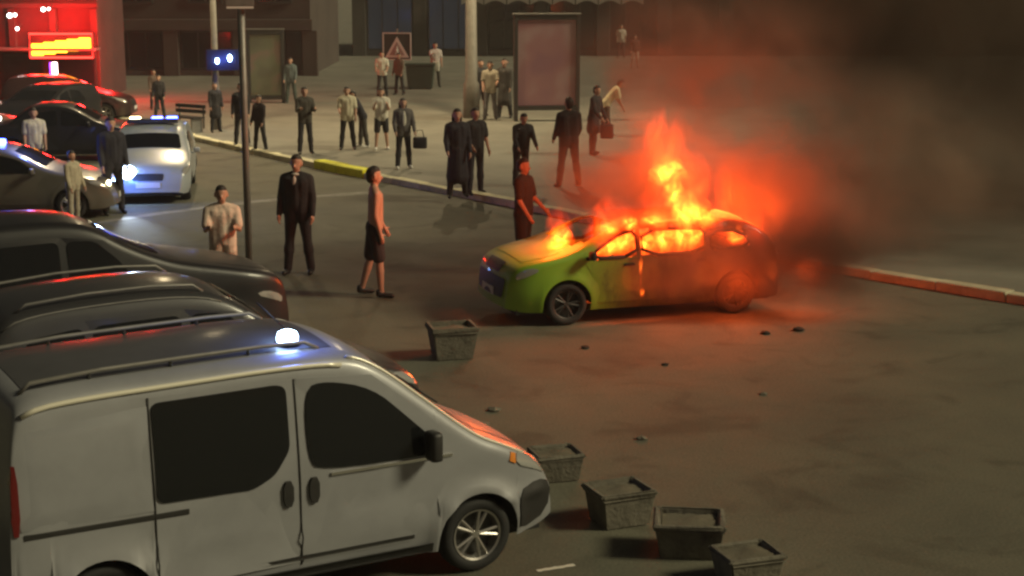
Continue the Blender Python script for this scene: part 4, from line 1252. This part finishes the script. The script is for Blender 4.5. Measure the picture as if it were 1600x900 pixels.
def person(label, loc, yaw, h, top=(.03, .03, .032), bottom=(.02, .02, .022), sleeves='long', legs='long', arms=((8, 8, 15), (8, 8, 15)),
           stance=((4, 5, 2), (-4, 5, 4)), lean=0.0, hair='hair', long_hair=False, coat=0.0, shoe='shoe_dark', bare=False, girth=1.0, vox=.018, group='bystanders', head_turn=0.0, cap=None):
    """faces local +x; arms: (forward, outward, elbow) in degrees for right (-y) then left; stance: (hip forward, outward, knee)"""
    k = h / 1.75
    root = empty('person', loc, yaw, label, 'person', group)
    root.scale = (k, k, k)
    g_ = girth
    ln = R(lean)
    piv = Vector((0, 0, .93))
    def tl(p):                                                         # lean the trunk forward about the hips
        p = Vector(p) - piv
        return Vector((p.x * math.cos(ln) + p.z * math.sin(ln), p.y, -p.x * math.sin(ln) + p.z * math.cos(ln))) + piv
    trunk, upper, fore, hand, thigh, shin, foot, head = [], [], [], [], [], [], [], []
    for s in (-1, 1):
        trunk.append((tl((0, s * .075, .93)), tl((.0, s * .085, 1.16)), .105 * g_, .095 * g_))
        trunk.append((tl((0, s * .085, 1.16)), tl((.01, s * .095, 1.36)), .095 * g_, .098 * g_))
        trunk.append((tl((-.01, s * .03, 1.45)), tl((-.005, s * .155, 1.415)), .065, .062))
    trunk.append((tl((.02, 0, 1.0)), tl((.02, 0, 1.34)), .10 * g_, .10 * g_))
    hips = [((-.02, s * .07, .93), (-.01, s * .085, .86), .105 * g_, .10 * g_) for s in (-1, 1)]
    head.append((tl((-.01, 0, 1.44)), tl((.0, 0, 1.56)), .058, .054))
    hb, ht = tl((.025, 0, 1.575)), tl((.0, 0, 1.665))
    head.append((hb, ht, .062, .088))
    head.append((tl((-.02, 0, 1.63)), tl((-.015, 0, 1.66)), .085, .082))
    head.append((tl((.085, 0, 1.625)), tl((.104, 0, 1.60)), .011, .016))
    head.append((tl((.07, -.022, 1.565)), tl((.07, .022, 1.565)), .015, .015))
    for s in (-1, 1): head.append((tl((-.005, s * .084, 1.60)), tl((-.01, s * .088, 1.645)), .014, .016))
    for i, s in enumerate((-1, 1)):
        fw, ou, el = [R(a) for a in arms[i]]
        sh = tl((-.005, s * .185, 1.405))
        d = Vector((math.sin(fw), s * math.sin(ou) * math.cos(fw), -math.cos(fw) * math.cos(ou)))
        elb = sh + d * .285
        f2 = fw + el
        d2 = Vector((math.sin(f2), s * math.sin(ou * .3) * math.cos(f2) - s * .12 * math.sin(el), -math.cos(f2))).normalized()
        wr = elb + d2 * .25
        upper.append((sh, elb, .056 * g_, .043)); fore.append((elb, wr, .043, .030))
        palm = wr + d2 * .075
        hand.append((wr, palm, .030, .034))
        sd = d2.cross(Vector((0, 1, 0))).normalized()
        for q in range(4):
            b0 = palm + sd * (.012 * (q - 1.5) * 1.3)
            m0 = b0 + d2 * (.045 - .004 * abs(q - 1)) + Vector((0, -s * .006, 0))
            hand.append((b0, m0, .0115, .011)); hand.append((m0, m0 + d2 * .03 + Vector((0, -s * .018, 0)), .011, .0095))
        tb = wr + d2 * .025 + sd * .022
        hand.append((tb, tb + (d2 * .6 + sd).normalized() * .05, .013, .010))
        fw, ou, kn = [R(a) for a in stance[i]]
        hp = Vector((-.01, s * .095, .88))
        d = Vector((math.sin(fw), s * math.sin(ou), -math.cos(fw) * math.cos(ou))).normalized()
        kne = hp + d * .42
        f2 = fw - kn
        d2 = Vector((math.sin(f2), s * math.sin(ou), -math.cos(f2) * math.cos(ou))).normalized()
        an = kne + d2 * .40
        thigh.append((hp, kne, .088 * g_, .058)); shin.append((kne, kne + d2 * .14, .056, .058)); shin.append((kne + d2 * .14, an, .056, .038))
        foot.append((an + Vector((-.03, 0, -.035)), an + Vector((.14, s * .02, -.055)), .038, .032))
    low = min(min((p[1].z - p[3]) for p in foot), min((p[0].z - p[2]) for p in foot))
    allp = trunk + hips + upper + fore + hand + thigh + shin + foot + head
    dz = Vector((0, 0, -low))
    sh_ = lambda L: [(Vector(a) + dz, Vector(b) + dz, c, e) for a, b, c, e in L]
    body = fuse(sh_(allp), vox * .8, 0, 3, 'body')
    link('body', body, M['skin'], root)
    if not bare:
        gp = trunk + upper + (fore if sleeves == 'long' else [])
        if sleeves == 'short': gp = trunk + [(a, a + (b - a) * .75, c + .008, e + .014) for a, b, c, e in upper]
        gp = gp + [(a, b, c, e) for a, b, c, e in hips]
        if coat > 0:
            gp = gp + [(Vector((0, s * .05, .95)), Vector((0, s * .085, .93 - coat)), .115, .135) for s in (-1, 1)] + [(Vector((.03, 0, .93)), Vector((.05, 0, .95 - coat)), .11, .13), (Vector((-.03, 0, .93)), Vector((-.05, 0, .95 - coat)), .11, .13)]
        link('coat' if coat > 0 else 'top', fuse(sh_(gp), vox, .016, 4, 'top'), cloth(top), root)
    bp_ = hips + (thigh + shin if legs == 'long' else [(a, a + (b - a) * .82, c + .012, e + .026) for a, b, c, e in thigh])
    if legs == 'long': bp_ = hips + thigh + [(a, b, c + .004, e + .014) for a, b, c, e in shin]
    if legs != 'bare':
        link('trousers' if legs == 'long' else 'shorts', fuse(sh_(bp_), vox, .012, 3, 'trousers'), cloth(bottom), root)
    for a, b, c, e in sh_(foot):
        link('shoe', fuse([(a, b, c, e), (a + Vector((0, 0, .03)), a + Vector((0, 0, .035)), c, c)], vox, .008, 2, 'shoe'), M[shoe], root)
    hp_ = [(tl((-.03, 0, 1.67)), tl((-.005, 0, 1.69)), .082, .076), (tl((-.045, 0, 1.60)), tl((-.035, 0, 1.66)), .066, .08)]
    if long_hair: hp_ += [(tl((-.05, s * .03, 1.62)), tl((-.085, s * .05, 1.38)), .07, .05) for s in (-1, 1)]
    link('hair', fuse(sh_(hp_), vox * .8, .008, 2, 'hair'), M[hair], root)
    DZ[root.name] = -low
    return root

DZ = {}
def patch(root, name, c, r, col):
    bm = bmesh.new(); bmesh.ops.create_uvsphere(bm, u_segments=12, v_segments=8, radius=1.0)
    o = link(name, bm_mesh(bm, name, True), cloth(col), root)
    o.location = (c[0], c[1], c[2] + DZ[root.name]); o.scale = r
    return o

def bag(label, loc, size, col, rz=0):
    o = empty('bag', loc, rz, label, 'bag')
    bm = bmesh.new(); box(bm, (0, 0, size[2] / 2), size, bev=min(size) * .3); link('pouch', bm_mesh(bm, 'pouch', True), cloth(col), o)
    bm = bmesh.new(); tube(bm, [(-size[0] * .3, 0, size[2] * .9), (-size[0] * .18, 0, size[2] + .16), (size[0] * .18, 0, size[2] + .16), (size[0] * .3, 0, size[2] * .9)], .012, 6); link('handle', bm_mesh(bm, 'handle', True), cloth(col), o)
    return o

P_ = .105
DK = (.022, .021, .024); NV = (.025, .025, .035); OL = (.06, .055, .045)
W_ = (.62, .58, .48); SK = (.5, .3, .2)
# on the road
person('bare-chested man in dark shorts walking towards the fire', (-2.04, 23.6, 0), R(12), 1.93, bare=True, bottom=(.03, .022, .024), legs='shorts', arms=((-4, 8, 18), (6, 6, 22)), stance=((6, 3, 4), (-8, 3, 8)), vox=.014, girth=.95)
p_ = person('man in a dark jacket with pale collar standing in the road, arms at sides', (-3.44, 25.4, 0), R(-100), 1.90, top=DK, bottom=DK, arms=((4, 12, 12), (4, 12, 12)), stance=((2, 5, 2), (-3, 5, 3)), girth=1.12, vox=.016)
patch(p_, 'shirt_front', (.115, 0, 1.36), (.03, .035, .10), (.6, .57, .5))
patch(p_, 'collar', (.03, 0, 1.475), (.07, .068, .025), (.6, .57, .5))
person('man in a pale pinkish shirt with folded hands beyond the black carrier', (-4.14, 22.6, 0), R(-80), 1.78, top=(.66, .52, .42), bottom=(.50, .38, .30), sleeves='short', arms=((28, 10, 75), (28, 10, 75)), vox=.015)
person('person in a dark red-lit shirt and shorts standing behind the bonnet of the burning car', (.19, 25.5, 0), R(-25), 1.84, top=(.045, .03, .028), bottom=DK, sleeves='short', legs='shorts', arms=((8, 10, 26), (14, 8, 34)), vox=.016)
# along the kerb
person('person in a long dark coat standing on the kerb', (-1.15, 33.6, P_), R(-80), 1.84, top=NV, coat=.55, long_hair=True, arms=((10, 10, 30), (5, 10, 20)))
person('person in dark clothes close beside the long coat on the kerb', (-.78, 34.1, P_), R(-60), 1.82, top=DK, bottom=NV, sleeves='short', arms=((12, 8, 40), (6, 10, 20)))
p_ = person('hunched person in black top with pale marks on the shoulders on the pavement', (.2, 35.3, P_), R(-70), 1.64, top=(.02, .02, .024), bottom=DK, lean=16, arms=((20, 12, 30), (20, 12, 30)), girth=1.15)
for y, z in ((-.12, 1.37), (.10, 1.36), (.0, 1.30)): patch(p_, 'pale_print', (.215, y, z), (.03, .045, .018), (.32, .29, .26))
person('broad man in black seen from behind with legs apart on the pavement', (1.25, 35.3, P_), R(110), 1.95, top=DK, bottom=DK, stance=((2, 9, 2), (-2, 9, 3)), arms=((6, 12, 35), (6, 12, 35)), girth=1.15)
person('person in a dark coat half lost in orange smoke with a bag', (2.12, 41.6, P_), R(-30), 1.78, top=DK, bottom=DK, lean=8, coat=.3, arms=((15, 8, 30), (10, 10, 20)))
bag('dark handbag hanging beside the person half lost in the smoke', (2.45, 41.35, .55), (.34, .16, .38), DK)
person('person in a bright white top bending at the edge of the smoke', (2.75, 46.8, P_), R(10), 1.72, top=(.75, .68, .42), bottom=OL, sleeves='short', lean=38, arms=((10, 8, 15), (15, 8, 20)))
# group in the middle of the pavement
p_ = person('woman in open dark jacket over a white top, in white shoes on the pavement', (-2.62, 38.6, P_), R(-75), 1.68, top=(.10, .09, .085), bottom=DK, shoe='shoe_white', long_hair=True, arms=((10, 12, 30), (14, 12, 25)))
patch(p_, 'white_top', (.10, 0, 1.22), (.045, .06, .22), W_)
bag('black handbag hanging from the hand of the woman in white shoes', (-2.22, 38.55, .60), (.34, .16, .28), DK)
person('woman in white top and black shorts with bare legs on the pavement', (-3.49, 42.8, P_), R(-85), 1.62, top=W_, bottom=DK, sleeves='short', legs='shorts', long_hair=True, arms=((30, 6, 95), (30, 6, 95)), shoe='shoe_white')
person('person in dark top bending sideways between two people in white', (-4.05, 43.4, P_), R(200), 1.58, top=NV, bottom=OL, lean=25, arms=((25, 10, 30), (15, 10, 30)), shoe='shoe_white')
person('man in pale yellow shirt and dark trousers on the pavement', (-4.40, 42.8, P_), R(-85), 1.66, top=(.60, .55, .40), bottom=DK, sleeves='short', arms=((15, 8, 60), (6, 10, 20)), stance=((3, 6, 2), (-3, 6, 3)))
person('person in olive jacket standing alone near the kerb', (-5.40, 41.8, P_), R(-70), 1.72, top=OL, bottom=DK, arms=((22, 10, 80), (22, 10, 80)), stance=((3, 5, 2), (-3, 5, 3)))
# further back
person('man in white shirt standing below the warning sign', (-4.95, 61.4, P_), R(-90), 1.68, top=W_, bottom=DK, sleeves='short', arms=((15, 10, 50), (15, 10, 50)), vox=.02)
person('person in brown clothes right of the man under the warning sign', (-4.36, 62.2, P_), R(-120), 1.58, top=(.16, .11, .08), bottom=DK, vox=.02)
person('person in white top holding a white bag beside the green bin', (-3.15, 66.3, P_), R(-80), 1.80, top=(.60, .52, .48), bottom=OL, sleeves='short', arms=((50, 8, 60), (8, 10, 20)), vox=.02)
bag('white carrier bag held by the person beside the green bin', (-3.12, 66.0, .78), (.30, .14, .40), W_)
person('person in beige top and grey trousers left of the pink poster case', (-.70, 51.6, P_), R(-90), 1.84, top=(.42, .37, .28), bottom=(.14, .13, .13), sleeves='short', arms=((12, 8, 30), (20, 8, 60)), vox=.02)
person('person in black beside the thick lamp post', (-1.02, 53.0, P_), R(-70), 1.82, top=DK, bottom=(.05, .04, .04), legs='shorts', vox=.02)
person('person in dark grey hugging the left edge of the pink poster case', (-.24, 52.2, P_), R(-110), 1.90, top=(.06, .055, .05), bottom=DK, coat=.45, vox=.02)
person('dark figure in front of the slim street lamp post', (-8.80, 47.6, P_), R(-60), 1.44, top=DK, coat=.35, vox=.02)
person('dark figure behind the thin post, taller of two', (-7.40, 43.8, P_), R(-90), 1.68, top=DK, vox=.02)
person('dark figure by the kerb just right of the thin post', (-6.72, 42.6, P_), R(-120), 1.45, top=(.03, .02, .02), vox=.02)
person('dark figure left of the bench on the pavement', (-11.40, 51.9, P_), R(-90), 1.40, top=DK, vox=.02)
person('small brownish figure farthest left on the pavement', (-12.35, 55.5, P_), R(-60), 1.35, top=(.13, .09, .07), bottom=DK, vox=.02)
person('person in bluish top right of the greenish poster case', (-8.0, 58.2, P_), R(-100), 1.62, top=(.12, .15, .15), bottom=(.05, .07, .06), vox=.02)
person('distant person in white shirt in front of the awnings', (6.0, 89, P_), R(-90), 1.80, top=W_, bottom=DK, sleeves='short', vox=.022)
person('distant person in dark clothes with white shorts near the smoke', (6.05, 79.5, P_), R(-90), 1.60, top=OL, bottom=W_, legs='shorts', vox=.022)
# among the cars at left
person('tall dark figure standing between the police car and the pale saloon', (-8.0, 31.9, 0), R(-60), 1.92, top=NV, bottom=DK, girth=1.1, vox=.018)
person('person in pale beige clothes in front of the tall dark figure', (-8.45, 30.6, 0), R(-30), 1.40, top=(.40, .36, .26), bottom=(.32, .29, .22), vox=.018)
person('person in white top standing behind the pale saloon', (-10.9, 36.5, 0), R(-70), 1.72, top=W_, bottom=OL, sleeves='short', vox=.018)

# ------------------------------------------------------------------ HAZE: smoky night air over the whole place
bm = bmesh.new(); box(bm, (0, 265, 7.0), (840, 700, 16.0))
hz = link('haze', bm_mesh(bm, 'haze'), None); tag(hz, 'thin smoky air over the whole street', 'haze', kind='stuff')
hm = bpy.data.materials.new('haze'); hm.use_nodes = True
nt = hm.node_tree; nt.nodes.clear()
pv = nt.nodes.new("ShaderNodeVolumePrincipled"); pv.inputs["Color"].default_value = (.80, .76, .70, 1); pv.inputs["Density"].default_value = 0.0009; pv.inputs["Anisotropy"].default_value = .2
ho = nt.nodes.new("ShaderNodeOutputMaterial"); nt.links.new(pv.outputs[0], ho.inputs["Volume"])
hz.data.materials.append(hm)
